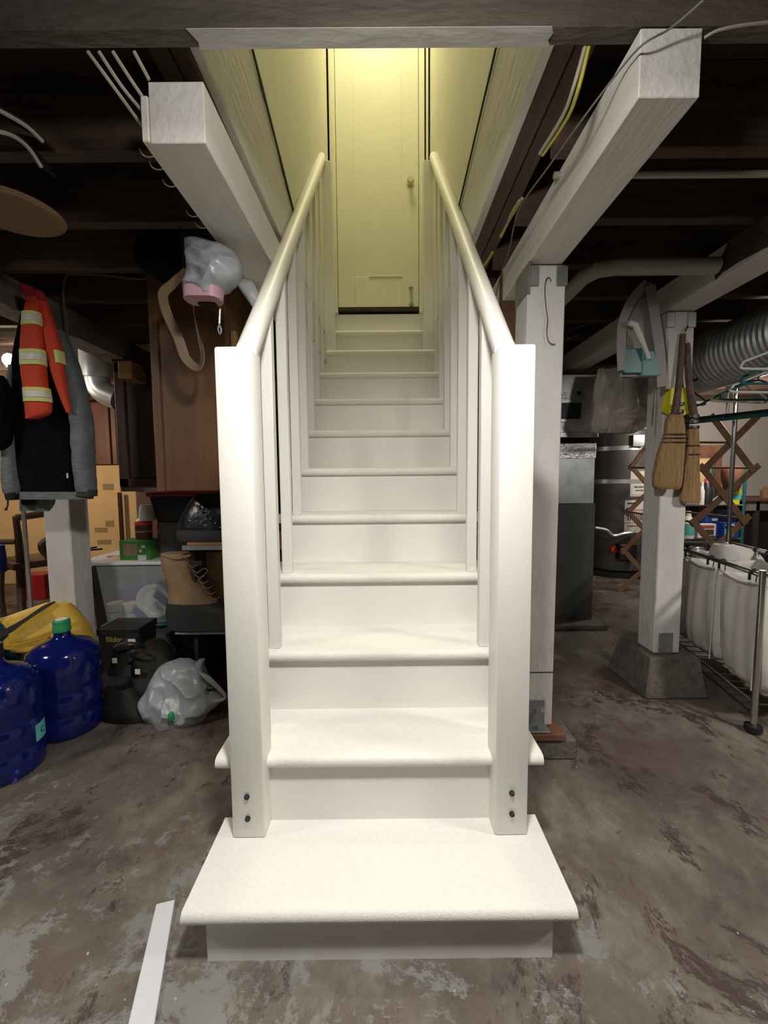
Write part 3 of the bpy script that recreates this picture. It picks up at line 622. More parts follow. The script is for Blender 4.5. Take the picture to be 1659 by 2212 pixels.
def ribbon(pts,w,t,m,name,parent,wy=None):
    P=crv([at(*p) for p in pts],6); R=[]
    for i,p in enumerate(P):
        d=(P[min(i+1,len(P)-1)]-P[max(i-1,0)]).normalized(); s=Vector((0,1,0)); n_=d.cross(s).normalized()
        a=i/(len(P)-1); tw=math.sin(a*PI)*.9; s2=(s*math.cos(tw)+n_*math.sin(tw)); n2=d.cross(s2)
        R.append([p-s2*w-n2*t,p+s2*w-n2*t,p+s2*w+n2*t,p-s2*w+n2*t])
    return MB().rings(R).build(name,m,parent)
q=at(398,790,1.5); sp=thing('leather_strap',tuple(q),'looped tan leather strap hanging in front of the brown cabinet box','strap')
ribbon([(402,583,1.5),(374,612,1.48),(352,636,1.47),(362,680,1.47),(385,730,1.48),(402,775,1.5),(428,795,1.52),(438,770,1.53),(428,720,1.54),(418,670,1.55),(414,620,1.56)],.017,.0016,M['strap'],'strap_loop',sp)
q=at(402,585,1.5); MB().tube([(q.x,1.48,q.z),(q.x,1.475,1.886)],.0025,6).build('hanging_cord',M['webbing'],sp)
# shelf unit beside the stairs
SX0,SX1=-.87,-.44; sy0,sy1=1.86,2.26
sh=thing('shoe_shelf',(-.65,2.05,0),'low wooden shoe shelf standing against the left side of the stairs','shelf')
zt=at(440,1172,sy0).z; zm=at(430,1358,sy0).z
MB().box(SX0,SX1,sy0,sy1,zt-.014,zt,.002).build('shelf_board',M['plank'],sh)
MB().box(SX0-.02,SX1,sy0-.004,sy0+.01,zt-.034,zt-.014,.001).build('edge_strip',M['shelfwhite'],sh)
MB().box(SX0-.07,SX1,sy0,sy1,zm-.014,zm,.002).build('shelf_board',M['plank'],sh)
MB().box(SX0-.07,SX1,sy0-.004,sy0+.01,zm-.026,zm-.014,.001).build('edge_strip',M['shelfwhite'],sh)
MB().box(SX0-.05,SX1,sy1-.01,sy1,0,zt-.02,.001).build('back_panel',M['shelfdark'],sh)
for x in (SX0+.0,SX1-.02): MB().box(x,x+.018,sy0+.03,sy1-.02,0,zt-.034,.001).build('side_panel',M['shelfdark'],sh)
def boot(label,shaft,sole,mu,ms,laces=0,Y=1.9,tag_=None,cat='boot',seed=1):
    q=at((sole[-1][1]+sole[-1][2])/2,sole[-1][0],Y)
    t=thing('boot',tuple(q),label,cat)
    MB().cloth(shaft,amp=.008,seed=seed,n=32,power=.8).build('upper',mu,t)
    MB().cloth(sole,amp=.002,seed=seed+1,n=32,power=.6).build('sole',ms,t)
    if laces:
        x0,y0,x1,y1,n,yy=laces
        for i in range(n):
            a=i/(n-1); cx,cy=x0+(x1-x0)*a,y0+(y1-y0)*a
            MB().tube([at(cx-10,cy-5,yy),at(cx,cy+3,yy-.01),at(cx+12,cy-2,yy)],.0023,6,smooth=3).build('lace',M['lace'] if mu is M['tan'] else M['black'],t)
    return t
tb=boot('tan suede winter boot with dark rubber foot, standing on the lower shoe shelf',
 [(1194,352,408,1.93,.08),(1205,350,416,1.93,.10),(1235,356,425,1.93,.10),(1265,366,442,1.92,.10),(1290,366,462,1.91,.10),(1312,364,484,1.90,.11),(1330,366,500,1.90,.10)],
 [(1300,364,470,1.90,.115),(1318,362,512,1.90,.12),(1340,364,522,1.90,.12),(1354,367,520,1.90,.12)],M['tan'],M['rubber'],(415,1222,462,1292,7,1.86),seed=41)
MB().tube([at(352,1198,1.88),at(380,1207,1.875),at(412,1199,1.88)],.006,8,smooth=3).build('collar',M['tan'],tb)
m=MB(); rect(m,417,1212,436,1222,1.868,.006); m.build('brand_patch',M['webbing'],tb)
MB().tube([at(425,1240,1.865),at(440,1228,1.855),at(448,1235,1.855),at(430,1252,1.86),at(440,1268,1.86),at(428,1275,1.86),at(424,1262,1.86)],.0022,6,smooth=4).build('lace_bow',M['lace'],tb)
boot('second tan boot behind the first, mostly hidden by the newel',[(1190,440,500,2.05,.08),(1230,436,510,2.05,.09),(1290,440,520,2.05,.1),(1330,440,520,2.05,.1)],[(1325,440,530,2.05,.1),(1352,440,530,2.05,.1)],M['tan'],M['rubber'],seed=44)
kb=boot('black laced leather boot on the top board of the shoe shelf',
 [(1066,428,478,1.95,.08),(1082,412,492,1.95,.09),(1105,398,505,1.94,.10),(1130,388,520,1.93,.10),(1146,386,535,1.93,.11)],
 [(1143,384,540,1.93,.12),(1156,385,540,1.93,.12),(1166,388,540,1.93,.115)],M['leather'],M['rubber'],(425,1092,462,1126,5,1.885),seed=47)
for i in range(6): MB().ball(at(425+i*10,1094+i*9,1.873),.0035,n=8).build('eyelet',M['chrome'],kb)
b1=boot('worn dark ankle boot on the floor with a white tag inside its collar',
 [(1374,270,300,1.93,.06),(1395,253,306,1.92,.10),(1425,246,304,1.90,.12),(1455,238,300,1.87,.13)],
 [(1452,226,296,1.86,.14),(1468,222,292,1.86,.15),(1482,226,285,1.86,.15)],M['darkleather'],M['rubber'],seed=50)
c1=b1
m=MB(); rect(m,276,1381,292,1393,1.845,.004,.001); m.build('size_tag',M['label'],b1)
m=MB(); rect(m,242,1422,252,1433,1.835,.004,.001); m.build('heel_tag',M['label'],b1)
b1=boot('worn dark boot lying beside the tagged one, toe towards the plastic bag',
 [(1384,318,348,1.92,.07),(1402,298,366,1.90,.12),(1430,290,376,1.88,.14),(1458,292,368,1.86,.14)],
 [(1455,296,362,1.85,.15),(1475,298,352,1.85,.15),(1494,302,335,1.85,.12)],M['darkleather'],M['rubber'],seed=53)
m=MB(); rect(m,291,1446,302,1457,1.78,.004,.001); m.build('heel_tag',M['label'],b1)
boot('large black boot in front on the floor left of the white grocery bag',
 [(1478,236,296,1.80,.12),(1505,229,315,1.79,.14),(1530,227,345,1.78,.16),(1550,227,368,1.78,.17)],
 [(1548,226,372,1.77,.18),(1566,230,392,1.77,.18)],M['darkleather'],M['rubber'],seed=56)
MB().cloth([(1362,345,372,2.0,.10),(1385,338,385,2.0,.12),(1420,335,388,2.0,.12)],amp=.006,seed=58).build('slipper',M['webbing'],None,'grey brown slipper standing on its heel under the teal lidded tote','shoe')
MB().cloth([(1395,385,440,2.02,.12),(1420,380,455,2.02,.14),(1450,380,455,2.02,.14)],amp=.01,seed=59).build('shoe',M['blackcloth'],None,'black shoe under the lower board of the shoe shelf','shoe')
gb=thing('grocery_bag',tuple(at(380,1563,1.78)),'white plastic grocery bag slumped on the floor beside the boots','bag')
MB().cloth([(1427,372,412,1.80,.04),(1440,345,438,1.79,.10),(1465,330,448,1.78,.15),(1490,318,462,1.77,.18),(1512,306,478,1.76,.20),(1535,318,452,1.75,.20),(1552,335,440,1.75,.18),(1563,352,405,1.75,.12)],amp=.03,seed=61,n=72,sub=12,fx=14,fz=10,ridge=.7).build('bag_body',M['bag'],gb)
MB().cloth([(1424,430,442,1.79,.02),(1438,420,440,1.79,.03),(1452,415,438,1.79,.03)],amp=.006,seed=62).build('bag_corner',M['bag'],gb)
MB().tube([at(430,1452,1.74),at(450,1466,1.73),at(478,1492,1.73),at(487,1507,1.73),at(470,1514,1.73),at(440,1512,1.73)],[.004,.012,.008,.006,.010,.014],8,smooth=4).build('handle',M['bag'],gb)
MB().ball(at(458,1487,1.745),.030,.012,.012).build('handle_hole',M['black'],gb)  # black ball stands in for the shade inside the handle opening
m=MB(); m.ball(at(370,1549,1.645),.014,.012,.024); m.build('green_bottle',M['green'],None,'small green bottle showing at the foot of the grocery bag','bottle')
# shoe box
x0,x1=at(213,1400,2.0).x,at(300,1400,2.0).x; z1=at(250,1358,2.0).z
sb_=thing('shoe_box',((x0+x1)/2,2.1,0),'black shoe box with yellow lettering standing on end behind the boots','box')
MB().box(x0,x1,2.0,2.16,0,z1-.02,.003).build('box_body',M['black'],sb_)
MB().box(x0-.004,x1+.006,1.994,2.166,z1-.035,z1,.003).build('lid',M['black'],sb_)
q=at(250,1382,1.998); text('lettering','Slidom',.036,(q.x,1.999,q.z),FR,M['labelyel'],sb_)
# frosted tote on teal lidded tote
def tote(label,px0,px1,yt,yb,Y,dp,mb_,ml,lidh=.022,name='storage_tote'):
    a,b_=at(px0,(yt+yb)/2,Y).x,at(px1,(yt+yb)/2,Y).x; zt_=at((px0+px1)/2,yt,Y).z; zb_=max(0.0,at((px0+px1)/2,yb,Y).z)
    t=thing(name,((a+b_)/2,Y+dp/2,zb_),label,'tote')
    k=.035; m=MB(); m.hexa([(a+k,Y+k,zb_),(b_-k,Y+k,zb_),(b_-k,Y+dp-k,zb_),(a+k,Y+dp-k,zb_),(a+.008,Y+.008,zt_-lidh),(b_-.008,Y+.008,zt_-lidh),(b_-.008,Y+dp-.008,zt_-lidh),(a+.008,Y+dp-.008,zt_-lidh)],.008,2)
    m.build('tub',mb_,t)
    MB().box(a-.006,b_+.006,Y-.006,Y+dp+.006,zt_-lidh,zt_,.006,2).build('lid',ml,t)
    return t,zt_,zb_,a,b_
Yt=2.24
t1,zl,_,ta,tb_=tote('grey storage tote with a teal lid on the floor under the frosted one',222,400,1350,1460,Yt,.42,M['tealgrey'],M['teal'],.012)
t2,zt2,zb2,ta,tb_=tote('frosted white storage tote with paper plates and cups inside, left of the tan boot',204,392,1214,1350,Yt,.42,M['tote'],M['whiteplastic'],.018)
t2.location.z
# contents seen through the front
Yc=Yt+.055
for (px,lbl) in ((244,'stack of printed paper cups inside the frosted tote, leftmost'),(279,'stack of printed paper cups inside the frosted tote, beside the plates')):
    c=at(px,1340,Yc); k=thing('paper_cups',(c.x,Yc+.03,c.z),lbl,'cups')
    MB().lathe([(0,0),(.030,0),(.040,.092),(.043,.094),(.038,.098),(0,.098)],(c.x,Yc+.03,zb2+.006),24).build('cup_stack',M['label'],k)
    MB().lathe([(.0362,.045),(.0372,.045),(.0382,.052),(.0362,.052)],(c.x,Yc+.03,zb2+.006),24,caps=False).build('printed_ring',M['cardmark'],k)
pl_=thing('paper_plates',tuple(at(328,1340,Yc)),'wrapped stack of round white paper plates standing inside the frosted tote','plates')
c=at(330,1300,Yc); R=[]
MB().lathe([(0,.012),(.062,.012),(.075,.0),(.095,-.004),(.098,.0),(.095,.03),(0,.034)],(c.x,Yc+.005,c.z),36,'y').build('plates',M['whiteplastic'],pl_)
m=MB(); m.obox((c.x+.05,Yc+.0,c.z+.02),(1,0,-.9),(0,1,0),(.9,0,1),.045,.004,.02); m.obox((c.x-.075,Yc+.0,c.z-.065),(1,0,-1),(0,1,0),(1,0,1),.045,.004,.016); m.build('wrapper_print',M['bluep'],pl_)
text('lettering','Craft',.03,(c.x+.03,Yc-.004,c.z-.03),(PI/2,PI/4,0),M['bluep'],pl_)
m=MB(); a_=at(285,1280,Yc+.05); m.obox((a_.x,Yc+.1,a_.z),(1,0,.25),(0,1,0),(-.25,0,1),.09,.02,.035,.002); m.build('napkin_pack',M['bluep'],None,'blue printed napkin pack inside the frosted tote behind the plates','packet')
# things on the tote lid
def carton(name,label,cat,px0,py0,px1,py1,Y,d,m,zbase=None,parent=None):
    a,b_=at(px0,(py0+py1)/2,Y).x,at(px1,(py0+py1)/2,Y).x; zt_=at((px0+px1)/2,py0,Y).z; zb_=zbase if zbase is not None else at((px0+px1)/2,py1,Y).z
    t=thing(name,((a+b_)/2,Y+d/2,zb_),label,cat); MB().box(a,b_,Y,Y+d,zb_,zt_,.002).build('carton_body',m,t); return t,a,b_,zb_,zt_
g,a,b_,z0,z1=carton('food_carton','green food carton with a picture window on the frosted tote lid','box',258,1168,324,1214,Yt+.06,.12,M['greenbox'],zt2)
m=MB(); rect(m,266,1175,296,1200,Yt+.057,.003,0); m.build('picture',M['tan'],g)
m=MB(); rect(m,298,1199,316,1210,Yt+.057,.003,0); m.build('barcode',M['label'],g)
m=MB(); rect(m,305,1178,313,1184,Yt+.057,.003,0); rect(m,300,1187,306,1193,Yt+.057,.003,0); m.build('seal_print',M['label'],g)
zg=z1
c=at(311,1150,Yt+.13); cn=thing('coffee_can',(c.x,Yt+.13,zg),'brown coffee can with an orange lid standing on the green carton','can')
hh=at(311,1127,Yt+.13).z-zg
MB().lathe([(0,0),(.044,0),(.044,hh-.014),(0,hh-.014)],(c.x,Yt+.13,zg),24).build('can_body',M['cabdark'],cn)
MB().lathe([(0,hh-.016),(.046,hh-.016),(.046,hh),(0,hh)],(c.x,Yt+.13,zg),24).build('can_lid',M['orange'],cn)
m=MB(); m.lathe([(.0443,hh*.42),(.0447,hh*.42),(.0447,hh*.5),(.0443,hh*.5)],(c.x,Yt+.13,zg),24,caps=False); m.build('can_print',M['tan'],cn)
zc=zg+hh
MB().cloth([(1090,305,330,Yt+.13,.06),(1106,303,333,Yt+.13,.08),(1118,302,334,Yt+.13,.08),(1124,298,334,Yt+.13,.09)],amp=.004,seed=71).build('foil_packet',M['silver'],None,'crumpled silver packet on top of the coffee can','packet')
g,a,b_,z0,z1=carton('storage_bin','grey bin with a woven brick texture on the frosted tote lid, under the black bin','bin',345,1128,408,1205,Yt+.14,.25,M['greyp'],zt2)
m=MB()
for i in range(6):
    for j in range(3):
        xx=a+(b_-a)*(j+(.5 if i%2 else .25))/3.3; zz=z0+(z1-z0)*(i+.5)/6
        m.box(xx-.02,xx+.022,Yt+.137,Yt+.14,zz-.010,zz+.010,.002)
m.build('woven_relief',M['greyp'],g)
m=MB(); m.box(a-.012,a,Yt+.14,Yt+.38,z0,z1+.004,.002); m.build('rim',M['redp'],g)
zb3=z1+.002
a,b_=at(322,1090,Yt+.12).x,at(480,1090,Yt+.12).x; z1=at(400,1064,Yt+.12).z
rbn=thing('storage_bin',((a+b_)/2,Yt+.3,zb3),'black bin with a red lid topping the stack left of the stairs','bin')
MB().hexa([(a+.03,Yt+.14,zb3),(b_,Yt+.14,zb3),(b_,Yt+.4,zb3),(a+.03,Yt+.4,zb3),(a,Yt+.12,z1-.02),(b_,Yt+.12,z1-.02),(b_,Yt+.4,z1-.02),(a,Yt+.4,z1-.02)],.006,2).build('tub',M['black'],rbn)
MB().box(a-.012,b_,Yt+.108,Yt+.41,z1-.022,z1+.004,.005,2).build('lid',M['redp'],rbn)
MB().box(a+.06,b_,Yt+.2,Yt+.38,z1+.005,z1+.02,.004,2).build('paper_tray',M['whiteplastic'],None,'white tray lying on the red bin lid','tray')
# slatted white lid beyond the tote
zz=at(225,1207,2.75).z; a,b_=at(190,1200,2.75).x,at(300,1200,2.75).x
sl=thing('slatted_tray',((a+b_)/2,2.9,0),'white ribbed plastic tray on a dark crate behind the left post','tray')
m=MB(); m.box(a,b_,2.72,3.1,zz-.02,zz,.005,2); m.build('tray_base',M['whiteplastic'],sl)
m=MB()
for i in range(8): m.box(a+.01,b_-.01,2.74+i*.045,2.755+i*.045,zz,zz+.007,.002)
m.build('ribs',M['whiteplastic'],sl)
m=MB(); q=at(243,1198,2.78); m.box(q.x-.04,q.x+.04,2.78,2.80,zz+.002,zz+.012); m.build('pink_slip',M['pinkp'],None,'pink paper slip lying on the ribbed white tray','paper')
MB().box(a+.02,b_-.02,2.76,3.06,0,zz-.021,.004).build('crate',M['black'],None,'black crate under the ribbed white tray','crate')
for i,(x0,x1,y) in enumerate(((195,208,1182),(195,220,1186))):
    MB().bar(at(x0,y+2,3.12),at(x1,y,3.12),.015,.012).build('slat',M['black'],None,'thin black slat sticking up behind the ribbed white tray','slat','black slats behind the tray')
# chairs at far left
def chair(cx,cy,rot,label):
    t=thing('armchair',(cx,cy,0),label,'chair','dark wooden chairs at the far left')
    T=Matrix.Rotation(rot,3,'Z'); O=Vector((cx,cy,0))
    def W(x,y,z): return O+T@Vector((x,y,z))
    def tub(n,pts,r): MB().tube([W(*p) for p in pts],r,8,smooth=4).build(n,M['chairwood'],t)
    for s in (-1,1):
        tub('leg',[(s*.20,-.2,0),(s*.21,-.19,.2),(s*.20,-.18,.42)],[.013,.02,.026])
        tub('leg',[(s*.20,.27,0),(s*.18,.2,.22),(s*.17,.19,.45),(s*.18,.24,.64),(s*.20,.30,.80)],[.016,.026,.026,.022,.018])
        tub('arm',[(s*.2,-.18,.42),(s*.24,-.16,.54),(s*.25,-.1,.60),(s*.24,.06,.61),(s*.19,.24,.62)],[.018,.02,.02,.02])
    tub('crest_rail',[(-.2,.30,.79),(0,.33,.81),(.2,.30,.79)],.024)
    tub('back_splat',[(0,.19,.46),(.05,.24,.58),(-.05,.28,.68),(0,.31,.80)],[.02,.03,.014,.02])
    m=MB(); c=W(0,.02,.44); m.obox(c,T@Vector((1,0,0)),T@Vector((0,1,0)),(0,0,1),.22,.21,.025,.01,2); m.build('seat',M['chairwood'],t)
    m=MB(); c=W(0,-.17,.395); m.obox(c,T@Vector((1,0,0)),T@Vector((0,1,0)),(0,0,1),.2,.012,.03,.003); m.build('apron',M['chairwood'],t)
chair(-2.62,3.18,-2.2,'dark wooden armchair at the far left, its arm meeting the white post')
chair(-3.25,2.95,-1.9,'dark wooden armchair cut off by the left edge of the view')
q=at(68,1292,3.6); MB().box(q.x-.09,q.x+.12,3.6,3.75,0,at(68,1242,3.6).z,.004).build('red_crate',M['redp'],None,'red printed crate on the floor under the armchair','crate')
q=at(95,1310,3.3); MB().box(q.x-.05,q.x+.2,3.62,3.8,0,at(90,1235,3.4).z,.006).build('black_bin',M['black'],None,'black bin on the floor left of the white post','bin')
MB().cloth([(1178,-20,4,2.7,.08),(1210,-20,7,2.7,.1),(1236,-20,8,2.7,.1)],amp=.004,seed=75).build('blue_bundle',M['bluep'],None,'blue bundle at the very left edge above the yellow bag','bundle')
# water jugs
def jug(cx,cy,m,label,cap=None,r=.128,dz=0):
    t=thing('water_jug',(cx,cy,0),label,'jug')
    pr=[(0,.012),(r*.75,.004),(r*.93,.0),(r*.99,.012),(r,.03),(r,.075),(r*.955,.085),(r*.955,.10),(r,.112),(r,.165),(r*.955,.176),(r*.955,.20),(r,.212),(r,.27),(r*.985,.305),(r*.93,.335),(r*.80,.357),(r*.55,.373),(r*.32,.385),(r*.23,.398),(r*.215,.43)]
    b=MB().lathe(pr,(cx,cy,0),48); 
    b.build('bottle',m,t,ang=60)
    ca=M['green'] if cap else M['black']
    MB().lathe([(0,.428),(r*.275,.428),(r*.285,.44),(r*.275,.452),(r*.285,.464),(0,.464)] if False else [(0,.415),(r*.245,.415),(r*.25,.43),(r*.235,.434),(r*.24,.458),(r*.205,.463),(0,.463)],(cx,cy,0),28).build('cap',ca,t)
    if cap: MB().lathe([(0,.463),(r*.17,.463),(r*.17,.465),(0,.465)],(cx,cy,0),24).build('cap_seal',M['label'],t)
    return t
jug(-1.318,1.685,M['jug'],'blue water jug with a green cap, right of its neighbour','g')
j1=jug(-1.362,1.425,M['jug'],'blue water jug cut off by the left edge, with a mint sticker')
# sticker wraps the jug's side
th0,th1=.02,.50
R=[]
for z in (.10,.16):
    R.append([(-1.362+.1300*math.cos(th0+(th1-th0)*i/8),1.425+.1300*math.sin(th0+(th1-th0)*i/8),z) for i in range(9)])
R2=[[( -1.362+(p[0]+1.362)*.985,1.425+(p[1]-1.425)*.985,p[2]) for p in r] for r in R]
m=MB(); m.rings([R[0],R[1]],closed=False,caps=False); m.rings([R2[0],R2[1]],closed=False,caps=False); m.build('sticker',M['sticker'],j1)
ta_=(th0+th1)/2; text('lettering','C',.03,(-1.362+.1312*math.cos(ta_),1.425+.1312*math.sin(ta_),.13),(PI/2,0,ta_+PI/2),M['labelblk'],j1)
jug(-1.80,1.86,M['jug2'],'teal water jug mostly hidden under the yellow bag at the left edge')
yb_=thing('tarp_bag',tuple(at(90,1380,1.92)),'yellow tarp bag with a black webbing strap lying over the jugs at left','bag')
MB().cloth([(1303,95,150,1.96,.05),(1322,40,166,1.95,.12),(1345,-20,182,1.94,.16),(1370,-30,192,1.93,.18),(1392,-10,194,1.92,.18),(1402,10,90,1.92,.12)],amp=.02,seed=81,n=40,fx=8,fz=8).build('bag_body',M['yellow'],yb_)
def flat(pts,w,m,name,parent,Yo=0,t=.0015):
    P=crv([at(*p) for p in pts],6); R=[]
    for i,p in enumerate(P):
        d=(P[min(i+1,len(P)-1)]-P[max(i-1,0)]).normalized(); n_=Vector((0,1,.25)).normalized(); s=d.cross(n_).normalized()
        R.append([p-s*w-n_*t,p+s*w-n_*t,p+s*w+n_*t,p-s*w+n_*t])
    return MB().rings(R).build(name,m,parent)
flat([(120,1304,1.83),(95,1315,1.80),(55,1342,1.78),(0,1372,1.77),(-40,1395,1.77)],.013,M['webbing'],'strap',yb_)
flat([(125,1306,1.80),(100,1322,1.78),(55,1352,1.76),(12,1390,1.75),(22,1398,1.75),(70,1390,1.76),(110,1378,1.78)],.013,M['yellow'],'handle',yb_)
# trim offcut on the floor
def fp(x,y): 
    d=_F+_R*((x-829.5)/F_PX)-_U*((y-1106)/F_PX); return CAM+d*(-CAM.z/d.z)
pts=[fp(338,1959),fp(378,1949),fp(327,2260),fp(268,2260)]
d=(pts[2]-pts[1]).normalized()
pts[2]=pts[1]+d*.62; pts[3]=pts[0]+(pts[3]-pts[0]).normalized()*.62
MB().prism([(p.x,p.y,.001) for p in pts],(0,0,.007),.001).build('trim_offcut',M['strip'],None,'white trim offcut lying on the floor left of the bottom step','board')
# collars and laces for the dark boots
def collar(px,py,rx,ry,Y,parent,tilt=0):
    c=at(px,py,Y); k=Y/F_PX
    pts=[c+Vector((rx*k*math.cos(2*PI*i/18),-.05*math.sin(2*PI*i/18)*ry/20,ry*k*math.sin(2*PI*i/18+tilt))) for i in range(19)]
    MB().tube(pts,.006,6,caps=False).build('collar',M['webbing'],parent)
collar(277,1402,27,24,1.86,c1,.4)
collar(306,1418,14,26,1.83,b1,.2)
# ================================================================== RIGHT SIDE
# furnace
fy=2.86
a=.93; b_=at(1283,1200,fy).x; zt1=at(1240,1088,fy).z; zt2_=at(1240,958,fy).z
fn=thing('furnace',((a+b_)/2,fy+.35,0),'grey furnace cabinet with a taped metal plenum, right of the near post','furnace')
MB().box(a,b_,fy,fy+.7,.03,zt1,.004).build('cabinet_body',M['greysteel'],fn)
MB().box(a,b_-.01,fy+.005,fy+.66,zt1,zt2_,.003).build('plenum',M['galv'],fn)
MB().box(a,b_-.006,fy-.001,fy+.1,at(1240,990,fy).z,zt2_+.002,.002).build('foil_tape',M['foil'],fn)
MB().box(a,at(1312,1352,fy-.1).x,fy-.12,fy+.75,0,.035,.006).build('base_pad',M['concrete'],fn)
ah=thing('air_handler',((a+b_)/2,fy+.35,at(1240,940,fy).z),'grey duct box with a dark return grille above the furnace','duct')
z0,z1=at(1240,945,fy).z,at(1240,808,fy).z
MB().box(a,b_,fy+.01,fy+.6,z0,z1,.003).build('duct_box',M['galv'],ah)
m=MB(); x0,x1,za,zb_2=rect(m,1170,862,1263,912,fy,.012,.002); m.build('grille_frame',M['galv'],ah)
m=MB(); x0,x1,za,zb_2=rect(m,1175,870,1256,905,fy-.003,.006,.001)
g_=m.build('grille',M['black'],ah)
m=MB()
for i in range(16): 
    xx=x0+(x1-x0)*(i+.5)/16; m.box(xx-.003,xx+.003,fy-.006,fy-.002,za,zb_2)
m.build('louvres',M['greysteel'],g_)
MB().box(a,b_+.004,fy-.004,fy+.6,z0,z0+.035,.003).build('bottom_flange',M['galv'],ah)
q=at(1252,849,fy); MB().lathe([(0,-.002),(.014,-.002),(.014,.01),(0,.01)],(q.x,fy+.008,q.z),16,'y').build('knockout',M['black'],ah)
m=MB(); x0=at(1218,830,fy).x; 
pts=[(x0-.01,z0+.12)]+[(x0+.035+.012*math.sin(i*2.1),z0+.12+i*.03) for i in range(7)]+[(x0-.01,z0+.31)]
m.prism([(p[0],fy+.004,p[1]) for p in pts],(0,.006,0)); m.build('foil_patch',M['foil'],ah)
MB().box(a+.05,b_-.03,fy+.1,fy+.5,zt2_,z0+.002).build('neck',M['black'],fn)  # black box stands in for the shaded gap below the duct box
# plastic sheet
MB().cloth([(797,1292,1395,2.7,.04),(835,1282,1402,2.7,.07),(880,1277,1404,2.68,.09),(915,1274,1402,2.68,.08),(936,1276,1370,2.7,.05)],amp=.07,seed=91,n=72,fx=16,fz=4,sub=10).build('plastic_sheet',M['sheet'],None,'hazy plastic sheet hanging between the furnace duct and the far post','sheet')
# water heater
hx,hy,hr=2.56,4.55,.285; hz=at(1340,925,4.3).z
wh=thing('water_heater',(hx,hy,0),'dark grey water heater tank strapped beside the furnace','heater')
MB().lathe([(0,.06),(hr,.06),(hr,.10),(hr,hz-.03),(hr-.03,hz),(0,hz+.01)],(hx,hy,0),40).build('tank',M['greysteel'],wh)
for yy in (968,1040):
    z=at(1330,yy,4.3).z; MB().lathe([(hr+.001,z-.022),(hr+.004,z-.022),(hr+.004,z+.022),(hr+.001,z+.022)],(hx,hy,0),40,caps=False).build('strap',M['galv'],wh)
m=MB(); z=at(1330,945,4.3).z; m.box(hx-.02,hx+.10,hy-hr-.03,hy-hr-.005,z-.10,z+.02,.004); m.build('strap_buckle',M['chrome'],wh)
z=at(1327,1187,4.27).z; q=at(1327,1187,4.27)
MB().lathe([(0,-.02),(.035,-.018),(.038,0),(0,0)],(q.x,4.28,q.z),20,'y').build('control_knob',M['orange'],wh)
m=MB(); m.box(q.x+.02,q.x+.2,4.20,4.29,q.z-.10,q.z+.06,.006); m.build('gas_valve',M['black'],wh)
MB().tube([at(1285,1140,4.2),at(1310,1145,4.2),at(1325,1157,4.2),at(1350,1152,4.2),at(1375,1150,4.22)],.016,8,smooth=4).build('gas_hose',M['galv'],wh)
def curvelabel(ya,yb,xa,xb,nm,m_):
    za,zb_=at(1370,yb,4.3).z,at(1370,ya,4.3).z
    def ang(px):
        lo,hi=-PI,-PI/2+1.2
        best=min((abs((hx+ (hr+.002)*math.cos(t)-CAM.x)/(hy+(hr+.002)*math.sin(t))*F_PX+827-px),t) for t in [-PI+i*.01 for i in range(220)])
        return best[1]
    t0,t1=ang(xa),ang(xb); R=[]
    R=[[(hx+(hr+o)*math.cos(t0+(t1-t0)*i/10),hy+(hr+o)*math.sin(t0+(t1-t0)*i/10),z) for i in range(11)] for z in (za,zb_) for o in (.0025,)]
    return MB().rings(R,closed=False,caps=False).build(nm,m_,wh)
curvelabel(1014,1072,1361,1400,'warning_label',M['label']); curvelabel(1080,1152,1351,1402,'energy_label',M['label'])
for ya,yb,xa,xb in ((1014,1018,1361,1400),(1068,1070,1363,1400),(1100,1104,1352,1400),(1127,1130,1352,1400)): curvelabel(ya,yb,xa,xb,'label_rule',M['labelred'])
for ya,yb,xa,xb in ((1050,1054,1370,1398),(1058,1061,1372,1396),(1085,1089,1356,1372),(1108,1124,1354,1399),(1134,1137,1358,1392)): curvelabel(ya,yb,xa,xb,'label_text',M['labelblk'])
MB().lathe([(0,0),(hr+.10,0),(hr+.10,.06),(hr+.09,.06),(hr+.09,.01),(0,.01)],(hx,hy,0),40).build('drain_pan',M['black'],wh)
# drying rack
dr_=thing('drying_rack',(2.15,3.3,0),'wooden accordion drying rack standing behind the far post','rack')
def fr_(segs,Y,w=.020):
    m=MB()
    for i,(a,b,c,d) in enumerate(segs): m.bar(at(a,b,Y+(i%2)*.015),at(c,d,Y+(i%2)*.015),w,.012,(0,1,0),.003)
    return m
YR,YL=3.0,3.7
fr_([(1536,896,1628,1018),(1643,893,1515,1020),(1512,1004,1612,1132),(1640,1004,1492,1134),(1494,1122,1556,1196),(1620,1114,1532,1196),(1548,1180,1640,1290),(1560,1180,1470,1290)],YR,.046).build('scissor_frame',M['rack'],dr_)
fr_([(1440,905,1360,1015),(1360,1004,1440,1092),(1436,1028,1351,1112),(1352,1100,1432,1186),(1424,1112,1342,1196),(1343,1184,1405,1255),(1396,1226,1336,1278)],YL,.042).build('scissor_frame',M['rack'],dr_)
for (xa,ya),(xb,yb) in (((1517,1011),(1363,1010)),((1498,1128),(1355,1105)),((1630,1011),(1480,1010)),((1616,1121),(1470,1105)),((1576,956),(1425,955))):
    MB().tube([at(xa,ya,YR+.01),at(xb,yb,YL)],.008,8).build('dowel',M['rack'],dr_)
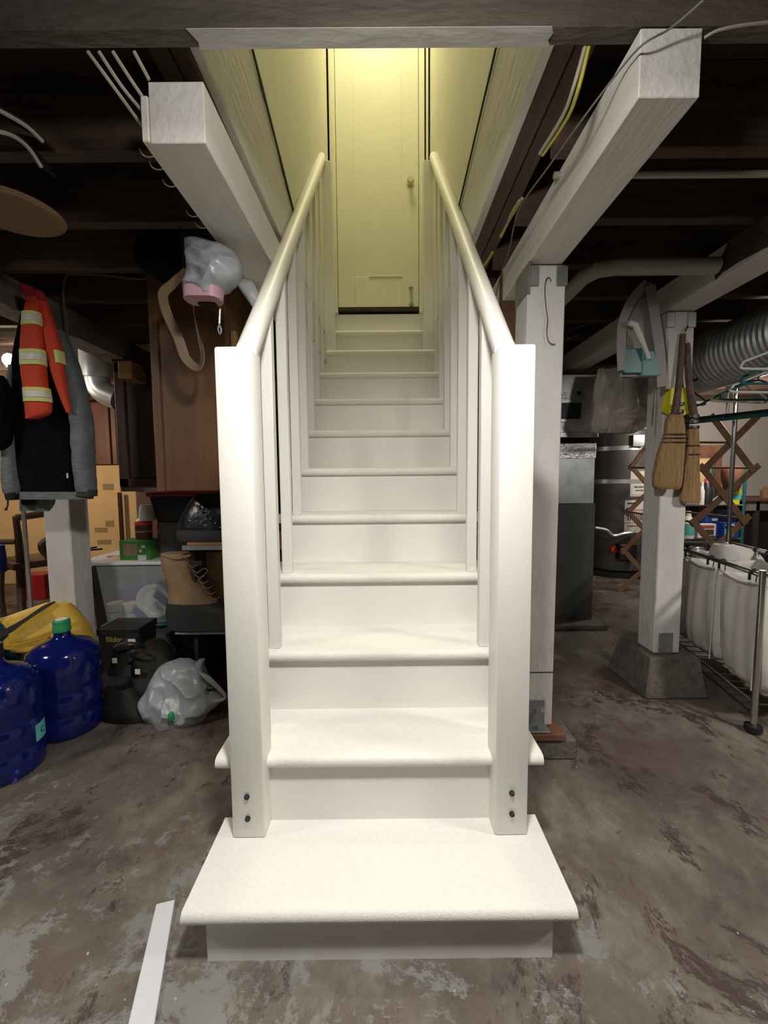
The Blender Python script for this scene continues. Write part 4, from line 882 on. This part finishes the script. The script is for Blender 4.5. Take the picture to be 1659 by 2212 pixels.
# back shelving and table on the far right wall
sx0,sx1=at(1440,1100,4.0).x,at(1606,1100,4.0).x
ws=thing('wire_shelf',((sx0+sx1)/2,4.2,0),'wire shelving with green posts full of cartons, behind the drying rack','shelf')
for x in (sx0,sx1):
    for y in (4.0,4.4): MB().tube([(x,y,0),(x,y,at(1606,1000,4.0).z)],.013,8).build('post',M['teal'],ws)
for yy in (1092,1164,1215):
    z=at(1540,yy,4.0).z; m=MB()
    m.tube([(sx0,4.0,z),(sx1,4.0,z)],.006,6).tube([(sx0,4.4,z),(sx1,4.4,z)],.006,6)
    for i in range(24):
        x=sx0+(sx1-sx0)*i/23; m.tube([(x,4.0,z),(x,4.4,z)],.003,5)
    m.build('wire_deck',M['chrome'],ws)
zA=at(1540,1092,4.0).z+.006; zB=at(1540,1164,4.0).z+.006; zC=at(1540,1215,4.0).z+.006
def goods(name,label,cat,x0,y0,x1,m,zb_,Y=4.03,d=.16,prints=()):
    t,a,b_,z0,z1=carton(name,label,cat,x0,y0,x1,y0+10,Y,d,m,zb_)
    for (p0,q0,p1,q1,mm) in prints:
        k=MB(); rect(k,p0,q0,p1,q1,Y-.003,.003,0); k.build('print',mm,t)
    return t
goods('carton','blue carton on the middle wire shelf behind the drying rack crossing','box',1515,1112,1552,M['bluep'],zB,4.10,prints=((1513,1106,1530,1112,M['labelred']),(1538,1120,1550,1125,M['label'])))
goods('carton','white carton with a red heading on the middle wire shelf','box',1508,1132,1547,M['label'],zB,4.02,.07,prints=((1513,1135,1543,1141,M['labelred']),(1512,1144,1542,1155,M['labelblk']),(1535,1157,1545,1161,M['labelblk'])))
goods('carton','light blue and navy carton right of the chrome pole on the middle shelf','box',1564,1130,1598,M['bluep'],zB,4.03,prints=((1566,1134,1570,1156,M['sticker']),(1580,1132,1586,1158,M['label']),(1566,1136,1594,1142,M['sticker'])))
goods('carton','navy carton at the back of the middle shelf above the light blue one','box',1565,1104,1592,M['bluep'],zB,4.25,prints=((1570,1110,1580,1118,M['sticker']),))
goods('carton','yellow carton on the upper wire shelf right of the chrome pole','box',1563,1080,1598,M['yellowp'],zA,4.03)
goods('carton','teal carton stacked on the yellow one on the upper wire shelf','box',1573,1068,1602,M['sticker'],at(1580,1080,4.03).z+.002,4.03)
goods('carton','second yellow carton topping the stack on the upper wire shelf','box',1584,1057,1602,M['yellowp'],at(1580,1068,4.03).z+.002,4.04)
def bottle(label,px,py,zb_,Y,r,m,mc):
    q=at(px,py,Y); h=q.z-zb_; t=thing('bottle',(q.x,Y,zb_),label,'bottle')
    MB().lathe([(0,0),(r,0),(r,h*.62),(r*.5,h*.8),(r*.4,h*.86),(0,h*.86)],(q.x,Y,zb_),20).build('bottle_body',m,t)
    MB().lathe([(0,h*.84),(r*.46,h*.84),(r*.42,h),(0,h)],(q.x,Y,zb_),16).build('cap',mc,t); return t,q,h
t,q,h=bottle('white detergent bottle with a green label at the left of the middle shelf',1487,1104,zB,4.03,.055,M['label'],M['label'])
MB().lathe([(.0555,h*.12),(.0555,h*.55),(.0545,h*.55),(.0545,h*.12)],(q.x,4.03,zB),20,caps=False).build('wrap_label',M['sticker'],t)
bottle('purple topped dark bottle on the upper wire shelf',1528,1034,zA,4.05,.05,M['black'],M['pinkp'])
bottle('black bottle on the upper wire shelf beside the purple topped one',1539,1040,zA,4.10,.04,M['black'],M['black'])
bottle('white bottle at the left end of the upper wire shelf',1517,1042,zA,4.05,.03,M['label'],M['label'])
MB().cloth([(1072,1540,1556,4.1,.1),(1080,1530,1560,4.1,.16),(1090,1524,1560,4.1,.16)],amp=.008,seed=95).build('towel',M['galv'],None,'grey white crumpled towel on the upper wire shelf','towel')
MB().cloth([(1180,1495,1515,4.1,.1),(1192,1488,1522,4.1,.16),(1206,1486,1524,4.1,.16)],amp=.006,seed=96).build('rag_bundle',M['galv'],None,'pale round bundle on the lowest wire shelf','bundle')
MB().cloth([(1006,1570,1594,4.02,.10),(1016,1564,1600,4.02,.16),(1040,1565,1597,4.02,.16),(1060,1568,1588,4.04,.12)],amp=.012,seed=97).build('rust_cloth',M['shim'],None,'rust brown cloth bundle hanging on the wire shelf right of the chrome pole','cloth')
fo=thing('wooden_easel',tuple(at(1535,1090,4.35)),'reddish wooden frame leaning on the white wall behind the brooms','frame')
m=MB(); rect(m,1490,962,1562,988,4.45,.03,.003); m.build('top_rail',M['shim'],fo)
m=MB(); m.bar(at(1552,988,4.45),at(1547,1085,4.45),.07,.02,(0,1,0)); m.bar(at(1505,988,4.45),at(1498,1085,4.45),.05,.02,(0,1,0)); m.build('upright',M['shim'],fo)
m=MB(); rect(m,1505,990,1545,1085,4.48,.01,.001); m.build('backing',M['card'],fo)
# table
tx0,tx1=at(1605,1080,4.3).x,4.6; z1=at(1640,1077,4.3).z
tb2=thing('work_table',((tx0+tx1)/2,4.6,0),'dark red topped table against the white wall at the right edge','table')
MB().box(tx0,tx1,4.3,4.95,z1-.03,z1,.003).build('table_top',M['brown'],tb2)
MB().box(tx0+.02,tx1-.02,4.33,4.36,z1-.13,z1-.03,.003).build('apron',M['grey_beam'],tb2)
for x in (tx0+.04,at(1643,1100,4.3).x,tx1-.05): MB().box(x-.02,x+.02,4.33,4.37,0,z1-.03,.002).build('leg',M['shelfdark'],tb2)
bottle('brown bottle on the table at the right edge',1656,1050,z1,4.45,.05,M['rack'],M['rack'])
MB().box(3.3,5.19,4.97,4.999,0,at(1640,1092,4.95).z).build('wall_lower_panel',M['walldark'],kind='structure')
# laundry sorter
A=Vector((1.495,1.60,0)); B=Vector((1.69,2.50,0)); ax=(B-A).normalized(); sd=Vector((ax.y,-ax.x,0)); W_=.36; L_=(B-A).length
ls=thing('laundry_sorter',tuple((A+B)/2+sd*W_/2),'chrome rolling laundry sorter with canvas bags and a hanging rail at the right edge','laundry cart')
def S(u,v,z): return A+ax*u+sd*v+Vector((0,0,z))
ZR=.640
for (u,v,zt_) in ((0,0,.66),(0,W_,1.40),(L_,W_,1.66),(L_,0,.66)):
    MB().tube([S(u,v,.035),S(u,v,zt_)],.0115,12).build('upright',M['chrome'],ls)
    w_=MB(); w_.lathe([(0,.0),(.024,.0),(.03,.012),(.03,.03),(.012,.036),(0,.036)],tuple(S(u,v,0)),20); w_.build('wheel',M['black'],ls)
for v in (0,W_): MB().tube([S(0,v,ZR),S(L_,v,ZR)],.0105,10).build('rail',M['chrome'],ls)
for u in (0,L_): MB().tube([S(u,0,ZR),S(u,W_,ZR)],.008,10).build('cross_rail',M['chrome'],ls)
m=MB()
for v in (0,W_): m.tube([S(0,v,.12),S(L_,v,.12)],.006,8)
for i in range(15): m.tube([S(L_*i/14,0,.12),S(L_*i/14,W_,.12)],.003,5)
m.build('bottom_rack',M['chrome'],ls)
for i in range(3):
    u0,u1=L_*(i/3)+.015,L_*((i+1)/3)-.008
    R=[]
    for (z,k,sg) in ((.60,0,.0),(.585,.004,0),(.5,.0,.006),(.38,.004,.012),(.25,.01,.016),(.17,.02,.010),(.145,.035,0)):
        ring=[]; N=14
        def side(p,q,nrm):
            for j in range(N):
                t=j/N; c=p.lerp(q,t); wv=noise.noise(Vector((t*5+i*7,z*2.2,nrm.x*3+nrm.y)))*(.022 if z<.58 else .006)
                ring.append(c+nrm*(sg+wv))
        c4=[S(u0+k,.012+k,z),S(u1-k,.012+k,z),S(u1-k,W_-.012-k,z),S(u0+k,W_-.012-k,z)]
        sag=Vector((0,0,-.02))
        side(c4[0],c4[1],-sd); side(c4[1],c4[2],ax); side(c4[2],c4[3],sd); side(c4[3],c4[0],-ax)
        if z==.60:
            ring=[p+sag*math.sin(PI*(j%N)/N)*.9 for j,p in enumerate(ring)]
        R.append(ring)
    Rs=[]
    for a_,b2_ in zip(R[:-1],R[1:]):
        for k in range(4): Rs.append([p.lerp(q,k/4) for p,q in zip(a_,b2_)])
    Rs.append(R[-1])
    lab=['canvas laundry bag nearest the camera on the chrome sorter','canvas laundry bag in the middle of the chrome sorter','canvas laundry bag at the far end of the sorter beside the footing'][i]
    m=MB(); m.rings(Rs,True,False); 
    bb=m.bm; bb.verts.ensure_lookup_table()
    bg=thing('laundry_bag',tuple(S((u0+u1)/2,W_/2,.145)),lab,'laundry bag')
    bo=m.build('bag_body',M['canvas'],bg,ang=70)
    so=bo.modifiers.new('thick','SOLIDIFY'); so.thickness=.003
    m=MB(); m.hexa([S(u0+.035,.045,.143),S(u1-.035,.045,.143),S(u1-.035,W_-.045,.143),S(u0+.035,W_-.045,.143),S(u0+.035,.045,.150),S(u1-.035,.045,.150),S(u1-.035,W_-.045,.150),S(u0+.035,W_-.045,.150)]); m.build('bag_bottom',M['canvas'],bg)
    m=MB(); m.tube([S(u0,.004,.60),S((u0+u1)/2,.004,.583),S(u1,.004,.60)],.004,6,smooth=4).tube([S(u0,.002,.60),S(u0+.004,.002,.4),S(u0+.012,.0,.16)],.003,6,smooth=3); m.build('hem_seam',M['canvas'],bg)
    for v in (0,W_):
        for u in (u0+.035,u1-.035):
            m=MB(); m.tube([S(u,v-.015,ZR-.03),S(u,v-.014,ZR),S(u,v,ZR+.013),S(u,v+.013,ZR+.002),S(u,v+.014,ZR-.015)],.005,8,smooth=3)
            m.tube([S(u,v+.01,ZR-.01),S(u,v+.008,.60)],.0022,6); m.build('hook',M['black'],bg)
mm=MB().cloth([(1178,1552,1592,2.25,.14),(1190,1545,1622,2.25,.18),(1215,1540,1640,2.25,.2)],amp=.02,seed=99,n=36); mm.build('laundry_pile',M['canvas'],None,'white clothes heaped above the middle canvas laundry bag','laundry')
# garment rail, arch and hangers
Z1=at(1600,900,2.3)
gr=thing('garment_rail',tuple(at(1570,900,2.55)),'dark green and black rail of clothes hangers crossing above the laundry sorter','rail')
MB().tube([at(1498,911,2.58),at(1700,890,2.0)],.013,10).build('green_bar',M['teal'],gr)
MB().tube([at(1498,904,2.57),at(1700,882,1.99)],.007,8).build('black_bar',M['black'],gr)
MB().tube([at(1498,822,2.45),at(1560,800,2.3),at(1700,752,1.95)],.007,8).build('upper_bar',M['black'],gr)
MB().tube([at(1500,880,2.5),at(1590,835,2.3),at(1700,785,2.0)],.005,8).build('middle_bar',M['black'],gr)
ac=MB().tube([at(1504,737,2.62),at(1528,742,2.6),at(1552,764,2.57),at(1568,800,2.55),at(1572,850,2.55),at(1570,900,2.55)],.008,10,smooth=5); ac.build('arch',M['chrome'],gr)
def hanger(px,py,Y,m,label,rot=.15,w=.19,h=.10):
    c=at(px,py,Y); T=Matrix.Rotation(rot,3,'Z')
    def W(x,z): return c+T@Vector((x,0,z))
    t=thing('clothes_hanger',tuple(c),label,'hanger','clothes hangers on the rail at right')
    MB().tube([W(-w,-h-.035),W(-w-.012,-h-.05),W(-w,-h-.066),W(0,-h-.066),W(w,-h-.066),W(w+.012,-h-.05),W(w,-h-.035),W(w*.5,-h+.0),W(0,-h+.03),W(-w*.5,-h+.0),W(-w,-h-.035)],.0055,8,smooth=5).build('hanger_body',m,t)
    MB().tube([W(0,-h+.03),W(0,-.045),W(.02,-.02),W(.015,.006),W(0,.012),W(-.014,.004)],.004,8,smooth=4).build('hook',m,t)
hanger(1640,790,2.1,M['teal'],'teal plastic clothes hanger nearest the white one on the rail at right',.12)
hanger(1668,772,2.0,M['whiteplastic'],'white plastic clothes hanger on the rail at the right edge',.10,.19,.095)
hanger(1680,762,1.93,M['teal'],'teal plastic clothes hanger at the right edge behind the white one',.05,.15,.07)
hanger(1700,748,1.86,M['whiteplastic'],'white plastic clothes hanger highest on the rail, cut by the right edge',.05,.19,.03)
hanger(1480,828,2.4,M['teal'],'teal plastic clothes hanger at the left end of the rail behind the broom handles',.2,.13,.05)
hanger(1600,806,2.2,M['pvcold'],'greyish clothes hanger in the middle of the rail',.2,.16,.08)
# big ribbed duct
pr=[(0,0)]
for i in range(56):
    y=i*.032; pr+=[(.158,y),(.165,y+.008),(.165,y+.022),(.158,y+.030)]
pr.append((0,1.8))
MB().lathe(pr,(1.93,1.95,1.700),40,'y').build('flexible_duct',M['greyribs'] if 'greyribs' in M else M['galv'],None,'fat ribbed silver duct under the joists at the right edge','duct')
# hanging vinyl bag
vb=thing('hanging_organizer',tuple(at(1385,925,1.86)),'grey vinyl organizer bag with a brush and teal box hanging beside the far post','bag')
MB().cloth([(610,1384,1408,1.87,.01),(640,1366,1415,1.87,.02),(690,1346,1424,1.87,.03),(750,1340,1430,1.87,.03),(815,1338,1430,1.87,.03)],amp=.004,seed=101).build('back_panel',M['vinyl'],vb)
flat([(1398,612,1.84),(1368,645,1.84),(1347,690,1.84),(1342,740,1.84),(1344,800,1.84)],.020,M['vinyl'],'side_flap',vb)
flat([(1405,616,1.83),(1414,680,1.83),(1424,745,1.83),(1428,790,1.84),(1430,835,1.85)],.021,M['vinyl'],'side_flap',vb)
m=MB(); rect(m,1388,757,1427,812,1.835,.03,.004); m.build('teal_box',M['dullteal'],None,'teal box inside the hanging vinyl organizer','box')
m=MB(); rect(m,1348,752,1388,806,1.838,.02,.004); m.build('pocket',M['tealgrey'],vb)
br=thing('scrub_brush',tuple(at(1385,760,1.82)),'white handled brush standing in the vinyl organizer','brush')
MB().tube([at(1402,775,1.82),at(1392,748,1.82),at(1382,725,1.82),at(1372,700,1.82)],[.008,.009,.013,.012],10,smooth=3).build('handle',M['label'],br)
MB().tube([at(1372,702,1.82),at(1358,697,1.82)],.012,8).build('brush_head',M['label'],br)
MB().tube([at(1413,818,1.87),at(1412,865,1.87),at(1408,920,1.87)],.0025,6).build('metal_rod',M['chrome'],None,'thin metal rod hanging on the side of the far post','rod')
# brooms
def broom(label,rows,hand,Y,bands,seed):
    t=thing('broom',tuple(at(*[(rows[-1][1]+rows[-1][2])/2,rows[-1][0],Y])),label,'broom')
    MB().cloth([(y,a,b,Y,d) for (y,a,b,d) in rows],amp=.006,seed=seed,n=48,fx=70,fz=2,power=.85).build('bristles',M['bristle'],t)
    MB().tube([at(x,y,Y-.005) for x,y in hand],[.012,.013,.014,.018],10,smooth=4).build('handle',M['handle'],t)
    for (y0,y1,a,b) in bands:
        MB().cloth([(y0,a,b,Y-.002,.042),(y1,a-.5,b+.5,Y-.002,.044)],amp=.001,seed=seed).build('binding',M['black'],t)
    return t
b1=broom('fan shaped corn broom hanging on the far post, the left and wider of two',[(893,1447,1473,.03),(910,1437,1477,.04),(940,1433,1480,.045),(980,1420,1478,.05),(1020,1411,1474,.055),(1048,1410,1470,.055),(1057,1418,1466,.04)],[(1475,722),(1470,790),(1464,850),(1458,895)],1.875,((870,877,1456,1475),(886,893,1452,1474)),105)
for y,a,b in ((938,1434,1481),(946,1432,1481),(955,1429,1481)): 
    k=MB(); k.cloth([(y,a,b,1.873,.056),(y+1.6,a,b,1.873,.056)],amp=.001); k.build('stitching',M['webbing'],b1)
b2_=broom('narrow corn broom hanging right of the wider broom on the far post',[(922,1486,1508,.03),(960,1484,1509,.035),(1000,1478,1510,.035),(1050,1472,1512,.035),(1078,1468,1513,.035),(1086,1472,1510,.03)],[(1484,742),(1486,790),(1490,840),(1500,905)],1.90,((897,903,1483,1508),(908,915,1483,1508),(920,925,1482,1508)),106)
for y in (962,981):
    k=MB(); k.cloth([(y,1483,1510,1.898,.045),(y+1.6,1483,1510,1.898,.045)],amp=.001); k.build('stitching',M['webbing'],b2_)
dp_=thing('dustpan',tuple(at(1460,895,1.91)),'yellow long handled dustpan hanging behind the wider broom','dustpan')
P=[at(x,y,1.905) for x,y in ((1442,840),(1462,835),(1486,838),(1494,868),(1496,892),(1475,898),(1447,897),(1430,889),(1434,862))]
MB().prism(P,(0,.012,0),.002).build('pan',M['yellowp'],dp_)
MB().bar(at(1462,838,1.908),at(1478,718,1.908),.012,.008).build('handle',M['yellowp'],dp_)
MB().tube([at(1486,704,1.915),at(1480,715,1.912),at(1479,722,1.91)],.003,6,smooth=3).build('hang_loop',M['webbing'],dp_)
